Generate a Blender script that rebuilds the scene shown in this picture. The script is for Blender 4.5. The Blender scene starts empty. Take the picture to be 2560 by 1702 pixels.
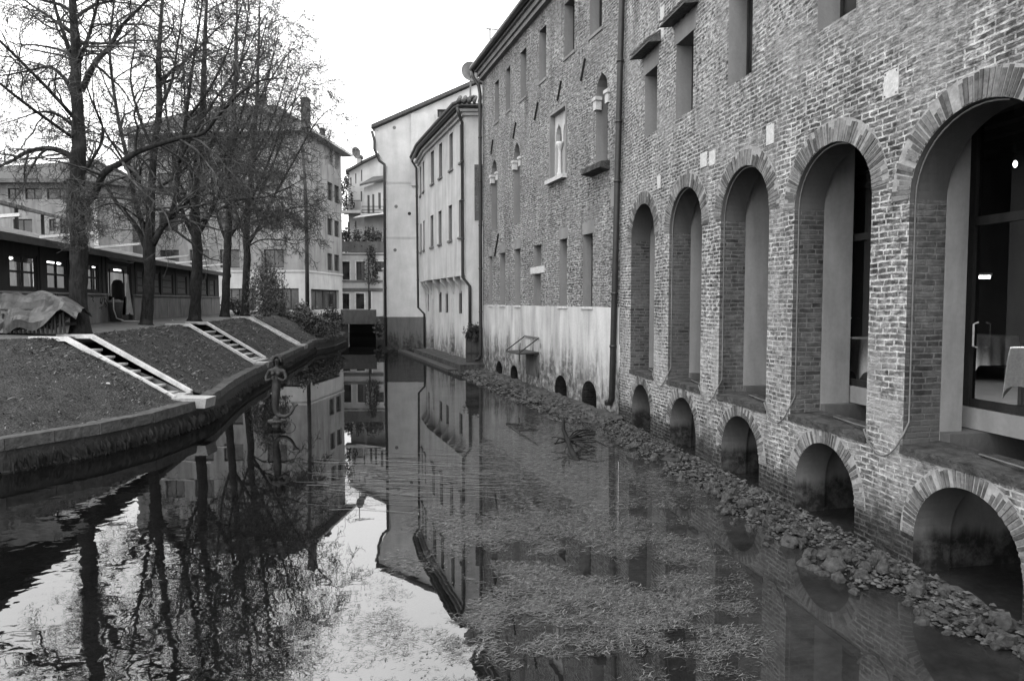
import bpy, bmesh, math, random
from mathutils import Vector, Matrix, noise as mnoise
from mathutils.geometry import tessellate_polygon

R = math.radians
sc = bpy.context.scene
COL = sc.collection

# ------------------------------------------------------------------ camera
FPX, CX, CY, HOR, EYE = 1800.0, 1280.0, 851.0, 753.0, 3.1
PITCH = math.atan((CY - HOR) / FPX)
cam = bpy.data.cameras.new('camera'); co = bpy.data.objects.new('camera', cam); COL.objects.link(co)
co.location = (0, 0, EYE); co.rotation_euler = (R(90) - PITCH, 0, 0)
cam.sensor_width = 36; cam.lens = FPX / 2560 * 36; cam.clip_start = 0.05; cam.clip_end = 2000
sc.camera = co

# ------------------------------------------------------------------ sky + sun (grey overcast)
SUN_EL, SUN_AZ = R(48), R(200)
w = bpy.data.worlds.new("World"); sc.world = w; w.use_nodes = True
nt = w.node_tree; nt.nodes.clear()
sky = nt.nodes.new('ShaderNodeTexSky'); sky.sky_type = 'NISHITA'; sky.sun_disc = False
sky.sun_elevation = SUN_EL; sky.sun_rotation = SUN_AZ; sky.air_density = 1.0; sky.dust_density = 3.0
bw = nt.nodes.new('ShaderNodeRGBToBW'); nt.links.new(sky.outputs[0], bw.inputs[0])
mx = nt.nodes.new('ShaderNodeMix'); mx.data_type = 'FLOAT'; mx.inputs['Factor'].default_value = 0.82
nt.links.new(bw.outputs[0], mx.inputs['A'])
tcs = nt.nodes.new('ShaderNodeTexCoord'); nzs = nt.nodes.new('ShaderNodeTexNoise')
nzs.inputs['Scale'].default_value = 2.2; nzs.inputs['Detail'].default_value = 4
nt.links.new(tcs.outputs['Generated'], nzs.inputs['Vector'])
mrs = nt.nodes.new('ShaderNodeMapRange'); mrs.inputs['From Min'].default_value = .3; mrs.inputs['From Max'].default_value = .7
mrs.inputs['To Min'].default_value = 14.5; mrs.inputs['To Max'].default_value = 19.5   # pale cloud deck
nt.links.new(nzs.outputs[0], mrs.inputs['Value']); nt.links.new(mrs.outputs[0], mx.inputs['B'])
bg = nt.nodes.new('ShaderNodeBackground'); bg.inputs['Strength'].default_value = 0.12
nt.links.new(mx.outputs['Result'], bg.inputs['Color'])
ow = nt.nodes.new('ShaderNodeOutputWorld'); nt.links.new(bg.outputs[0], ow.inputs['Surface'])
sl = bpy.data.lights.new('sun', 'SUN'); sl.energy = 0.7; sl.angle = R(25); sl.color = (1, 1, 1)
so = bpy.data.objects.new('sun', sl); COL.objects.link(so)
so.rotation_euler = (R(90) - SUN_EL, 0, R(180) - SUN_AZ + R(180))
_d = Vector((math.sin(SUN_AZ) * math.cos(SUN_EL), math.cos(SUN_AZ) * math.cos(SUN_EL), math.sin(SUN_EL)))
so.rotation_euler = _d.to_track_quat('Z', 'Y').to_euler()
sc.view_settings.view_transform = 'Standard'; sc.view_settings.look = 'None'
sc.view_settings.gamma = 1; sc.view_settings.exposure = 0.74; sc.view_settings.use_curve_mapping = False
sc.cycles.max_bounces = 7; sc.cycles.transparent_max_bounces = 12; sc.cycles.caustics_reflective = False

# ------------------------------------------------------------------ pixel -> place
def ray(px, py):
    u, v = (px - CX) / FPX, -(py - CY) / FPX
    f = Vector((0, math.cos(PITCH), -math.sin(PITCH))); up = Vector((0, math.sin(PITCH), math.cos(PITCH)))
    return Vector((1, 0, 0)) * u + up * v + f
def on_z(px, py, z):
    d = ray(px, py); t = (z - EYE) / d.z
    return Vector((d.x * t, d.y * t, z))
def on_y(px, py, y):
    d = ray(px, py); t = y / d.y
    return Vector((d.x * t, y, EYE + d.z * t))

class Frame:                      # a vertical wall: s along it (to the viewer's right), d into it, z up
    def __init__(s, ox, oy, ang):
        s.o = Vector((ox, oy, 0)); s.a = ang
        s.x = Vector((math.cos(ang), math.sin(ang), 0)); s.y = Vector((-math.sin(ang), math.cos(ang), 0))
    def P(s, a, d, z): return s.o + s.x * a + s.y * d + Vector((0, 0, z))
    def px(s, px, py, d=0.0):     # -> (s, z)
        r = ray(px, py); c = Vector((0, 0, EYE)); q = s.o + s.y * d
        t = (q - c).dot(s.y) / r.dot(s.y); p = c + r * t
        return ((p - s.o).dot(s.x), p.z)
    def sx(s, px, d=0.0): return s.px(px, HOR, d)[0]

# ------------------------------------------------------------------ materials
ALB = .74          # every base colour deepened to balance lit walls against the sky's reflection
class NT:
    def __init__(s, name, rough=.85, spec=.25):
        s.m = bpy.data.materials.new(name); s.m.use_nodes = True; s.t = s.m.node_tree; s.t.nodes.clear()
        s.out = s.t.nodes.new('ShaderNodeOutputMaterial'); s.b = s.t.nodes.new('ShaderNodeBsdfPrincipled')
        s.b.inputs['Roughness'].default_value = rough; s.b.inputs['Specular IOR Level'].default_value = spec
        s.t.links.new(s.b.outputs[0], s.out.inputs[0]); s._tc = None
    def n(s, kind): return s.t.nodes.new('ShaderNode' + kind)
    def set(s, sock, v):
        if isinstance(v, bpy.types.NodeSocket): s.t.links.new(v, sock)
        elif isinstance(v, (int, float)) and sock.type == 'RGBA': sock.default_value = (v, v, v, 1)
        elif isinstance(v, (int, float)) and sock.type == 'VECTOR': sock.default_value = (v, v, v)
        else: sock.default_value = v
    @property
    def obj(s):
        if not s._tc: s._tc = s.n('TexCoord')
        return s._tc.outputs['Object']
    def sep(s, v): k = s.n('SeparateXYZ'); s.set(k.inputs[0], v); return k.outputs
    def comb(s, x, y, z):
        k = s.n('CombineXYZ')
        for i, v in enumerate((x, y, z)): s.set(k.inputs[i], v)
        return k.outputs[0]
    def math(s, op, a, b=0.0, clamp=False):
        k = s.n('Math'); k.operation = op; k.use_clamp = clamp; s.set(k.inputs[0], a); s.set(k.inputs[1], b); return k.outputs[0]
    def vm(s, op, a, b):
        k = s.n('VectorMath'); k.operation = op; s.set(k.inputs[0], a); s.set(k.inputs[1], b); return k.outputs[0]
    def noise(s, vec, scale, detail=4, rough=.55, col=False, dist=0):
        k = s.n('TexNoise'); s.set(k.inputs['Vector'], vec); k.inputs['Scale'].default_value = scale
        k.inputs['Detail'].default_value = detail; k.inputs['Roughness'].default_value = rough; k.inputs['Distortion'].default_value = dist
        return k.outputs[1 if col else 0]
    def vor(s, vec, scale, feat='F1', out=0, rnd=1):
        k = s.n('TexVoronoi'); s.set(k.inputs['Vector'], vec); k.inputs['Scale'].default_value = scale; k.feature = feat
        k.inputs['Randomness'].default_value = rnd
        return k.outputs[out]
    def rng(s, v, a, b, c, d, smooth=False):
        k = s.n('MapRange'); s.set(k.inputs[0], v)
        if smooth: k.interpolation_type = 'SMOOTHSTEP'
        for i, q in enumerate((a, b, c, d)): s.set(k.inputs[i + 1], q)
        return k.outputs[0]
    def mix(s, f, a, b):                 # greys: float mix
        k = s.n('Mix'); k.data_type = 'FLOAT'; s.set(k.inputs[0], f); s.set(k.inputs[2], a); s.set(k.inputs[3], b); return k.outputs[0]
    def bump(s, h, dist, strength=1.0, normal=None):
        k = s.n('Bump'); k.inputs['Strength'].default_value = strength; k.inputs['Distance'].default_value = dist
        s.set(k.inputs['Height'], h)
        if normal is not None: s.set(k.inputs['Normal'], normal)
        return k.outputs[0]
    def fin(s, col, normal=None, rough=None):
        col = s.math('MULTIPLY', col, ALB) if not isinstance(col, (int, float)) else col * ALB
        if isinstance(col, (int, float)): s.b.inputs['Base Color'].default_value = (col, col, col, 1)
        else:
            k = s.n('CombineColor')
            for i in range(3): s.set(k.inputs[i], col)
            s.set(s.b.inputs['Base Color'], k.outputs[0])
        if normal is not None: s.set(s.b.inputs['Normal'], normal)
        if rough is not None: s.set(s.b.inputs['Roughness'], rough)
        return s.m

MAT = {}
def simple(name, lo, hi, scale=6, rough=.8, bump=.003, stretch=None, spec=.25, bs=30):
    n = NT(name, rough, spec); v = n.obj
    if stretch: v = n.vm('MULTIPLY', v, stretch)
    a = n.noise(v, scale, 5, .6); b = n.noise(n.obj, bs, 4, .6)
    c = n.mix(n.rng(a, .3, .7, 0, 1), lo, hi); c = n.math('MULTIPLY', c, n.rng(b, .3, .7, .82, 1.15))
    MAT[name] = n.fin(c, n.bump(b, bump) if bump else None); return MAT[name]

def brick_mat(name, dk, lt, mortar, erode, damp_z, salt, distort=.02, soft=.25, bumpd=.012, wash=.5, rugged=.4):
    n = NT(name, .9, .15); o = n.sep(n.obj)
    u = n.math('ADD', o[0], o[1])
    base = n.comb(u, o[2], 0.0)
    wob = n.vm('SUBTRACT', n.noise(base, 1.3, 3, .5, True), (.5, .5, .5)); wob = n.vm('MULTIPLY', wob, (distort * 3, distort * 3, 0))
    wob2 = n.vm('SUBTRACT', n.noise(base, 9, 3, .6, True), (.5, .5, .5)); wob2 = n.vm('MULTIPLY', wob2, (distort * 1.6, distort * 1.1, 0))
    v = n.vm('ADD', n.vm('ADD', base, wob), wob2)
    k = n.n('TexBrick'); n.set(k.inputs['Vector'], v)
    k.inputs['Color1'].default_value = (0, 0, 0, 1); k.inputs['Color2'].default_value = (1, 1, 1, 1); k.inputs['Mortar'].default_value = (.5, .5, .5, 1)
    k.inputs['Scale'].default_value = 1; k.inputs['Mortar Size'].default_value = .0125; k.inputs['Mortar Smooth'].default_value = soft
    k.inputs['Brick Width'].default_value = .25; k.inputs['Row Height'].default_value = .0715; k.offset_frequency = 2; k.squash = .62; k.squash_frequency = 3
    bwn = n.n('RGBToBW'); n.set(bwn.inputs[0], k.outputs[0]); per = bwn.outputs[0]; mort = k.outputs['Fac']
    fine = n.noise(base, 38, 4, .65); mid = n.noise(base, 7, 5, .6); big = n.noise(base, .75, 5, .6)
    bc = n.mix(per, dk, lt); bc = n.math('MULTIPLY', bc, n.rng(mid, .3, .7, .7, 1.35))
    mc = n.math('MULTIPLY', mortar, n.rng(fine, .3, .7, .75, 1.15))
    gap = n.rng(mid, .28, .45, .35, 1)                                   # mortar washed out here and there
    c = n.mix(n.math('MULTIPLY', mort, gap), bc, mc)
    # worn skin where lime has smeared over the bricks
    sm = n.rng(n.math('ADD', big, n.math('MULTIPLY', n.math('SUBTRACT', mid, .5), 1.1)), .5 - erode * .35, .72 - erode * .2, 0, .85)
    worn = n.mix(n.rng(n.noise(n.vm('MULTIPLY', base, (.75, 1.5, 1)), 11, 6, .7), .43, .57, 0, 1), dk * 1.5, mortar * .85)
    pock = n.noise(n.vm('MULTIPLY', base, (.55, 1.25, 1)), 10, 5, .62, dist=.3)
    c = n.math('MULTIPLY', c, n.rng(pock, .36, .6, 1 - rugged * .55, 1 + rugged * .22))
    hz = n.rng(o[2], 5.0, 7.5, 0, .5, True)                                # rougher, patched masonry higher up
    sm = n.math('MAXIMUM', sm, n.math('MULTIPLY', hz, n.rng(n.noise(base, 1.1, 4, .6), .40, .55, 0, 2)))
    hm = n.math('MULTIPLY', n.rng(o[2], 5.2, 8.0, 0, .9, True), n.rng(n.noise(base, .9, 5, .65), .42, .56, 0, 1))
    c = n.mix(n.math('MAXIMUM', n.math('MULTIPLY', sm, wash), hm), c, worn)
    streak = n.noise(n.vm('MULTIPLY', base, (1.6, .22, 1)), 1.4, 5, .65)
    c = n.math('MULTIPLY', c, n.rng(streak, .3, .7, .68, 1.22))
    c = n.math('MULTIPLY', c, n.rng(big, .34, .66, .76, 1.2))
    if salt:
        m = n.math('MULTIPLY', n.rng(o[2], .9, 1.5, 0, 1, True), n.rng(o[2], 2.0, 3.1, 1, 0, True))
        m = n.math('MULTIPLY', m, n.rng(n.noise(base, 2.6, 6, .7), .42, .6, 0, 1))
        c = n.mix(n.math('MULTIPLY', m, salt), c, .46)
    m2 = n.rng(n.noise(n.vm('ADD', base, (7.3, 2.1, 0)), .62, 7, .62), .50, .60, 0, .72)                # old lime wash and repairs
    c = n.mix(m2, c, n.mix(n.rng(n.noise(n.vm('MULTIPLY', base, (.8, 1.6, 1)), 7, 6, .7), .38, .62, 0, 1), dk * 2.6, mortar * .62))
    run = n.rng(n.noise(n.vm('MULTIPLY', base, (2.4, .12, 1)), 1.0, 6, .6), .52, .66, 0, 1)         # rain runs
    c = n.math('MULTIPLY', c, n.math('SUBTRACT', 1.0, n.math('MULTIPLY', run, n.rng(n.noise(base, .5, 3, .5), .4, .6, 0, .38))))
    if damp_z:
        edge = n.math('ADD', o[2], n.math('MULTIPLY', n.math('SUBTRACT', n.noise(base, 2.5, 5, .65), .5), .7))
        c = n.math('MULTIPLY', c, n.rng(edge, damp_z - .15, damp_z + .55, .16, 1, True))
    h = n.math('SUBTRACT', n.math('MULTIPLY', n.math('SUBTRACT', 1.0, n.math('MULTIPLY', mort, gap)), .8), n.math('MULTIPLY', mid, -.5))
    h = n.math('ADD', n.math('ADD', h, n.math('MULTIPLY', fine, .55)), n.math('MULTIPLY', pock, rugged * 1.2))
    MAT[name] = n.fin(c, n.bump(h, bumpd, 1))
    return MAT[name]

brick_mat('brick_arcade', .050, .20, .80, .55, .42, .9, .030, .2, .03, .62, 1.15)
brick_mat('brick_rubble', .055, .44, .88, .85, 0, 0, .052, .32, .09, .66, 1.5)
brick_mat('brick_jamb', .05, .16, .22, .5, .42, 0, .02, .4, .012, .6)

def ring_mat(name, lo, hi):
    n = NT(name, .9, .15); g = n.n('NewGeometry'); r = g.outputs['Random Per Island']
    a = n.noise(n.obj, 22, 5, .65)
    c = n.math('MULTIPLY', n.mix(r, lo, hi), n.rng(a, .3, .7, .6, 1.4))
    s = n.noise(n.obj, 1.6, 5, .65); c = n.mix(n.rng(s, .5, .7, 0, .55), c, .4)
    MAT[name] = n.fin(c, n.bump(a, .01))
ring_mat('voussoir_brick', .07, .21)
simple('mortar', .26, .44, 8, .9, .004)

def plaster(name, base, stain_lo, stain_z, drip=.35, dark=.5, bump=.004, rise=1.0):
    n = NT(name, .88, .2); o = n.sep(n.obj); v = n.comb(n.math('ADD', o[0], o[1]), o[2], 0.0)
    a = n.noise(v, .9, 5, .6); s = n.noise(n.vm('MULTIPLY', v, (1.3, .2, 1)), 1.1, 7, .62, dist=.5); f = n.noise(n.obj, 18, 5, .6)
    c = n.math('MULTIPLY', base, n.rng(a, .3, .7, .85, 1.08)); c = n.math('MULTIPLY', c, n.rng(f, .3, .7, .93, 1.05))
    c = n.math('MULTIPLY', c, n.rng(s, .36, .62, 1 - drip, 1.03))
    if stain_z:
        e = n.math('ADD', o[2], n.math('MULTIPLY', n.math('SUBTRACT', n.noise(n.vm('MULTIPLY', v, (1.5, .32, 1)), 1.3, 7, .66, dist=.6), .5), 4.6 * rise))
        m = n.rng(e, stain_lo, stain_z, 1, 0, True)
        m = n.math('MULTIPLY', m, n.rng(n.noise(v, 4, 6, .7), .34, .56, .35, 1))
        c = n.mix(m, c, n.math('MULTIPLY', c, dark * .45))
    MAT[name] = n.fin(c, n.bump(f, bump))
plaster('plaster_tower', .64, 0, 0, .13, .5, .002)
plaster('plaster_corbel', .66, .3, 1.6, .22, .5)
plaster('plaster_far_lower', .66, .5, 2.2, .38, .30, .006, 1.0)
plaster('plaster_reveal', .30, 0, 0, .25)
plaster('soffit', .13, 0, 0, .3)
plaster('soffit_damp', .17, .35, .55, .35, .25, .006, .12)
plaster('plaster_inner', .40, 0, 0, .32, .5, .002)
plaster('concrete_flat', .30, 0, 0, .38)
plaster('concrete_pale', .50, 0, 0, .18)
plaster('plaster_white', .55, 0, 0, .12)
plaster('render_grey', .16, .2, 1.3, .3, .5)
simple('stone_pale', .52, .70, 9, .85, .006)
simple('stone_step', .34, .50, 7, .85, .006)
simple('kerb_white', .46, .80, 3.5, .8, .004)
simple('stair_cheek', .11, .20, 5, .9, .006)
simple('dark_metal', .012, .03, 8, .45, .001, None, .5)
simple('iron', .015, .03, 20, .6, .002)
simple('bronze', .010, .04, 12, .55, .012, None, .3)
simple('wood_dark', .012, .035, 5, .7, .004, (1, 1, .25))
simple('wood_frame', .03, .06, 5, .7, .003)
simple('panel_grey', .12, .24, 2.2, .8, .003, (1, 1, .5))
simple('parapet_grey', .05, .09, 3, .9, .004, (1, 1, .4))
simple('tile_roof', .05, .14, 14, .9, .02)
simple('moss_roof', .07, .30, 3.2, .95, .04)
simple('white_paint', .62, .74, 3, .6, .001)
simple('cloth_white', .62, .74, 3, .9, .004)
simple('cloth_grey', .36, .46, 4, .9, .004)
simple('tarp', .03, .11, 2.2, .45, .012, None, .5, 9)
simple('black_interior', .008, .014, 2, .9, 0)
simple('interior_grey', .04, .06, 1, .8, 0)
simple('shutter_grey', .10, .17, 5, .8, .004, (.3, .3, 3))
simple('wall_wet', .016, .05, 3.5, .65, .03, None, .4, 9)
simple('coping', .05, .12, 5, .9, .03, None, .2, 12)
simple('path', .11, .17, 1.6, .95, .012)
simple('leaf_dark', .02, .07, 4, .55, .004, None, .4)
simple('leaf_mid', .05, .13, 4, .6, .004, None, .35)
simple('strand', .012, .035, 6, .7, 0)
simple('rock', .04, .14, 3.5, .85, .02)
simple('driftwood', .006, .02, 9, .8, .006)
simple('rubble_strip', .025, .10, 5, .95, .05, None, .2, 14)

n = NT('bark', .95, .1); v = n.vm('MULTIPLY', n.obj, (1, 1, .28)); a = n.noise(v, 16, 6, .7); b = n.noise(n.obj, 1.7, 4, .6)
c = n.mix(n.rng(a, .3, .7, 0, 1), .012, .05); c = n.mix(n.rng(b, .55, .72, 0, .8), c, .085)
MAT['bark'] = n.fin(c, n.bump(a, .04))
n = NT('twig', .9, .15); a = n.noise(n.obj, 3, 3, .6); MAT['twig'] = n.fin(n.mix(n.rng(a, .35, .65, 0, 1), .025, .105))

n = NT('grass', .95, .1); a = n.noise(n.obj, 30, 6, .7); b = n.noise(n.obj, 2.0, 5, .65); c0 = n.noise(n.vm('MULTIPLY', n.obj, (1, 1.0, 1)), 75, 3, .6)
c = n.mix(n.rng(a, .36, .66, 0, 1), .012, .15); c = n.math('MULTIPLY', c, n.rng(b, .3, .7, .65, 1.35)); c = n.math('MULTIPLY', c, n.rng(c0, .3, .7, .6, 1.4))
MAT['grass'] = n.fin(c, n.bump(n.math('ADD', a, c0), .05))
n = NT('grass_blade', .9, .15); g = n.n('NewGeometry'); MAT['grass_blade'] = n.fin(n.math('POWER', n.rng(g.outputs['Random Per Island'], 0, 1, .16, .56), 2.2))
n = NT('gravel', .85, .3); g = n.n('NewGeometry'); MAT['gravel'] = n.fin(n.rng(g.outputs['Random Per Island'], 0, 1, .02, .12))
n = NT('weed', .55, .4); g = n.n('NewGeometry'); MAT['weed'] = n.fin(n.math('POWER', n.rng(g.outputs['Random Per Island'], 0, 1, .15, .58), 2.3))

n = NT('bed', .95, .1); a = n.noise(n.obj, 9, 6, .7); b = n.noise(n.obj, .8, 5, .6); p = n.vor(n.obj, 9)
c = n.mix(n.rng(a, .3, .7, 0, 1), .02, .12); c = n.math('MULTIPLY', c, n.rng(b, .35, .65, .4, 1.5)); c = n.math('MULTIPLY', c, n.rng(p, 0, .6, 1.2, .6))
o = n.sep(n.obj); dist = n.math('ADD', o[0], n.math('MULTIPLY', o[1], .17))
c = n.math('MULTIPLY', c, n.rng(dist, -1.5, 4.5, .25, 2.0))  # colour darkens away from the wall, standing for light lost in deeper water
MAT['bed'] = n.fin(c, n.bump(a, .03))

# water: clear film over the bed, mirror that strengthens towards grazing, patches of ripple
n = NT('water'); n.t.nodes.remove(n.b)
gl = n.n('BsdfGlossy'); gl.inputs['Roughness'].default_value = .012; gl.inputs['Color'].default_value = (.80, .80, .80, 1)
tr = n.n('BsdfTransparent'); tr.inputs['Color'].default_value = (.55, .55, .55, 1)
o = n.obj
r1 = n.noise(n.vm('MULTIPLY', o, (1.0, 1.25, 1)), 2.6, 1, .4, dist=.6); r2 = n.noise(n.vm('MULTIPLY', o, (1, 1.2, 1)), 5.5, 1, .4, dist=.8)
ss = n.sep(o)
near = n.rng(n.math('ADD', ss[1], n.math('MULTIPLY', ss[0], 1.0)), 2.5, 7.5, 1, 0, True)      # livelier water to the near left
patch = n.rng(n.noise(o, .22, 3, .5), .35, .65, .15, 1)
amp = n.math('ADD', n.math('MULTIPLY', near, n.math('ADD', n.math('MULTIPLY', patch, .6), .45)), .05)
h = n.math('MULTIPLY', n.math('ADD', r1, n.math('MULTIPLY', r2, .3)), amp)
nb = n.bump(h, .0031, 1)
n.set(gl.inputs['Normal'], nb)
fr = n.n('Fresnel'); fr.inputs['IOR'].default_value = 1.36; n.set(fr.inputs['Normal'], nb)
fac = n.math('ADD', n.math('MULTIPLY', fr.outputs[0], .6), .19, True)
df = n.n('BsdfDiffuse'); mk = n.math('MULTIPLY', n.rng(n.noise(o, 1.1, 5, .6), .3, .7, .012, .06), 1.0)
cc = n.n('CombineColor')
for i in range(3): n.set(cc.inputs[i], mk)
n.t.links.new(cc.outputs[0], df.inputs['Color'])
silt_dim = n.rng(n.math('ADD', n.math('ADD', ss[0], n.math('MULTIPLY', ss[1], .17)), n.math('MULTIPLY', n.math('SUBTRACT', n.noise(o, .6, 4, .6), .5), 2.5)), .5, 4.2, .05, .55)
m0 = n.n('MixShader'); n.set(m0.inputs[0], silt_dim); n.t.links.new(tr.outputs[0], m0.inputs[1]); n.t.links.new(df.outputs[0], m0.inputs[2])
fac = n.math('MULTIPLY', fac, n.math('SUBTRACT', 1.0, n.math('MULTIPLY', silt_dim, .75)))  # mirror also weakened over the silt, to darken the wall's reflection
ms = n.n('MixShader'); n.set(ms.inputs[0], fac); n.t.links.new(m0.outputs[0], ms.inputs[1]); n.t.links.new(gl.outputs[0], ms.inputs[2])
n.t.links.new(ms.outputs[0], n.out.inputs[0]); MAT['water'] = n.m

def glass(name, tint, refl, rough=.01):
    n = NT(name); n.t.nodes.remove(n.b)
    g = n.n('BsdfGlossy'); g.inputs['Roughness'].default_value = rough; g.inputs['Color'].default_value = (.9, .9, .9, 1)
    t = n.n('BsdfTransparent'); t.inputs['Color'].default_value = (tint, tint, tint, 1)
    f = n.n('Fresnel'); f.inputs['IOR'].default_value = 1.5
    m = n.n('MixShader'); n.set(m.inputs[0], n.math('ADD', f.outputs[0], refl, True))
    n.t.links.new(t.outputs[0], m.inputs[1]); n.t.links.new(g.outputs[0], m.inputs[2]); n.t.links.new(m.outputs[0], n.out.inputs[0]); MAT[name] = n.m
glass('glass_clear', .6, .03); glass('glass_room', .8, .09)
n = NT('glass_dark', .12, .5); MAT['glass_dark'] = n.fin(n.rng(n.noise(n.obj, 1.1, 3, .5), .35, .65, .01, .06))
n = NT('lamp_glow'); n.b.inputs['Emission Color'].default_value = (1, 1, 1, 1); n.b.inputs['Emission Strength'].default_value = 6; MAT['lamp_glow'] = n.fin(.8)

# ------------------------------------------------------------------ mesh builder
ROOTM = {}
class MB:
    def __init__(s): s.v = []; s.f = []; s.m = []; s.cur = 0
    def add(s, vs, fs):
        b = len(s.v); s.v += [tuple(p) for p in vs]; s.f += [tuple(i + b for i in f) for f in fs]; s.m += [s.cur] * len(fs); return s
    def quad(s, a, b, c, d): return s.add([a, b, c, d], [(0, 1, 2, 3)])
    def hexa(s, p):                          # 8 points: bottom 4, top 4
        return s.add(p, [(3, 2, 1, 0), (4, 5, 6, 7), (0, 1, 5, 4), (1, 2, 6, 5), (2, 3, 7, 6), (3, 0, 4, 7)])
    def box(s, fr, s0, s1, d0, d1, z0, z1):
        q = [(s0, d0), (s1, d0), (s1, d1), (s0, d1)]
        return s.hexa([fr.P(a, d, z0) for a, d in q] + [fr.P(a, d, z1) for a, d in q])
    def tube(s, pts, rad, n=6, caps=True):
        pts = [Vector(p) for p in pts]; m = len(pts)
        if not isinstance(rad, (list, tuple)): rad = [rad] * m
        vs = []; ref = None
        for i, p in enumerate(pts):
            t = (pts[min(i + 1, m - 1)] - pts[max(i - 1, 0)])
            t = t.normalized() if t.length > 1e-9 else Vector((0, 0, 1))
            if ref is None: ref = Vector((1, 0, 0)) if abs(t.x) < .7 else Vector((0, 1, 0))
            u = ref - t * ref.dot(t)
            if u.length < 1e-4: u = t.orthogonal()
            u.normalize(); ref = u; w_ = t.cross(u)
            for k in range(n):
                a = 2 * math.pi * k / n; vs.append(p + (u * math.cos(a) + w_ * math.sin(a)) * rad[i])
        fs = [(i * n + k, i * n + (k + 1) % n, (i + 1) * n + (k + 1) % n, (i + 1) * n + k) for i in range(m - 1) for k in range(n)]
        if caps: fs += [tuple(range(n - 1, -1, -1)), tuple((m - 1) * n + k for k in range(n))]
        return s.add(vs, fs)
    def lathe(s, c, prof, n=12):             # prof: (r, z)
        vs = [Vector((c[0] + r * math.cos(2 * math.pi * k / n), c[1] + r * math.sin(2 * math.pi * k / n), c[2] + z)) for r, z in prof for k in range(n)]
        m = len(prof)
        fs = [(i * n + k, i * n + (k + 1) % n, (i + 1) * n + (k + 1) % n, (i + 1) * n + k) for i in range(m - 1) for k in range(n)]
        fs += [tuple(range(n - 1, -1, -1)), tuple((m - 1) * n + k for k in range(n))]
        return s.add(vs, fs)
    def panel(s, fr, outer, holes=(), d=0.0, reveal=0.0, revmat=None, arcmat=None):
        loops = [[Vector((a, z, 0)) for a, z in outer]] + [[Vector((a, z, 0)) for a, z in h] for h in holes]
        flat = [p for l in loops for p in l]
        tris = tessellate_polygon(loops); out = []
        for t in tris:
            a, b, c = (flat[i] for i in t); cr = (b - a).cross(c - a).z
            out.append(tuple(t) if cr > 0 else tuple(reversed(t)))
        s.add([fr.P(p.x, d, p.y) for p in flat], out)
        if reveal:
            keep = s.cur
            if revmat is not None: s.cur = revmat
            for h in holes:
                k = len(h); ar = sum(h[i][0] * h[(i + 1) % k][1] - h[(i + 1) % k][0] * h[i][1] for i in range(k))
                hh = h if ar > 0 else h[::-1]
                vs = [fr.P(a, d, z) for a, z in hh] + [fr.P(a, d + reveal, z) for a, z in hh]
                for i in range(k):
                    if revmat is not None: s.cur = arcmat if (arcmat is not None and 2 <= i < k - 1) else revmat
                    s.add([vs[i], vs[(i + 1) % k], vs[k + (i + 1) % k], vs[k + i]], [(0, 1, 2, 3)])
            s.cur = keep
        return s
    def build(s, name, mats, parent=None, smooth=False):
        if not isinstance(mats, (list, tuple)): mats = [mats]
        inv = ROOTM[parent.name].inverted() if parent else Matrix.Identity(4)
        me = bpy.data.meshes.new(name); me.from_pydata([inv @ Vector(p) for p in s.v], [], s.f)
        for m in mats: me.materials.append(MAT[m])
        if len(mats) > 1: me.polygons.foreach_set('material_index', s.m)
        if smooth: me.polygons.foreach_set('use_smooth', [True] * len(me.polygons))
        me.update(); o = bpy.data.objects.new(name, me); COL.objects.link(o)
        if parent: o.parent = parent; ROOTM[o.name] = ROOTM[parent.name]
        else: ROOTM[o.name] = Matrix.Identity(4)
        return o

def tag(o, label, cat, group=None, kind=None):
    if label: o['label'] = label
    if cat: o['category'] = cat
    if group: o['group'] = group
    if kind: o['kind'] = kind
    return o
def thing(name, label, cat, loc=(0, 0, 0), rotz=0.0, group=None):
    o = bpy.data.objects.new(name, None); COL.objects.link(o); o.empty_display_size = .2
    o.location = loc; o.rotation_euler = (0, 0, rotz)
    ROOTM[o.name] = Matrix.Translation(Vector(loc)) @ Matrix.Rotation(rotz, 4, 'Z')
    return tag(o, label, cat, group)
def struct(o): o['kind'] = 'structure'; return o
def rect(s0, s1, z0, z1): return [(s0, z0), (s1, z0), (s1, z1), (s0, z1)]
def arch(s0, s1, zb, zs, rise, n=18):
    c = (s0 + s1) / 2; r = (s1 - s0) / 2
    return [(s0, zb), (s1, zb)] + [(c + r * math.cos(math.pi * k / n), zs + rise * math.sin(math.pi * k / n)) for k in range(n + 1)]
def ogive(s0, s1, zb, zs, rise):
    c = (s0 + s1) / 2; h = (s1 - s0) / 2; pts = [(s0, zb), (s1, zb)]
    R_ = [(1, 0), (.96, .3), (.82, .58), (.55, .78), (.25, .88), (.08, .95), (0, 1)]
    return pts + [(c + h * a, zs + rise * b) for a, b in R_] + [(c - h * a, zs + rise * b) for a, b in R_[-2::-1]]

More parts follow.
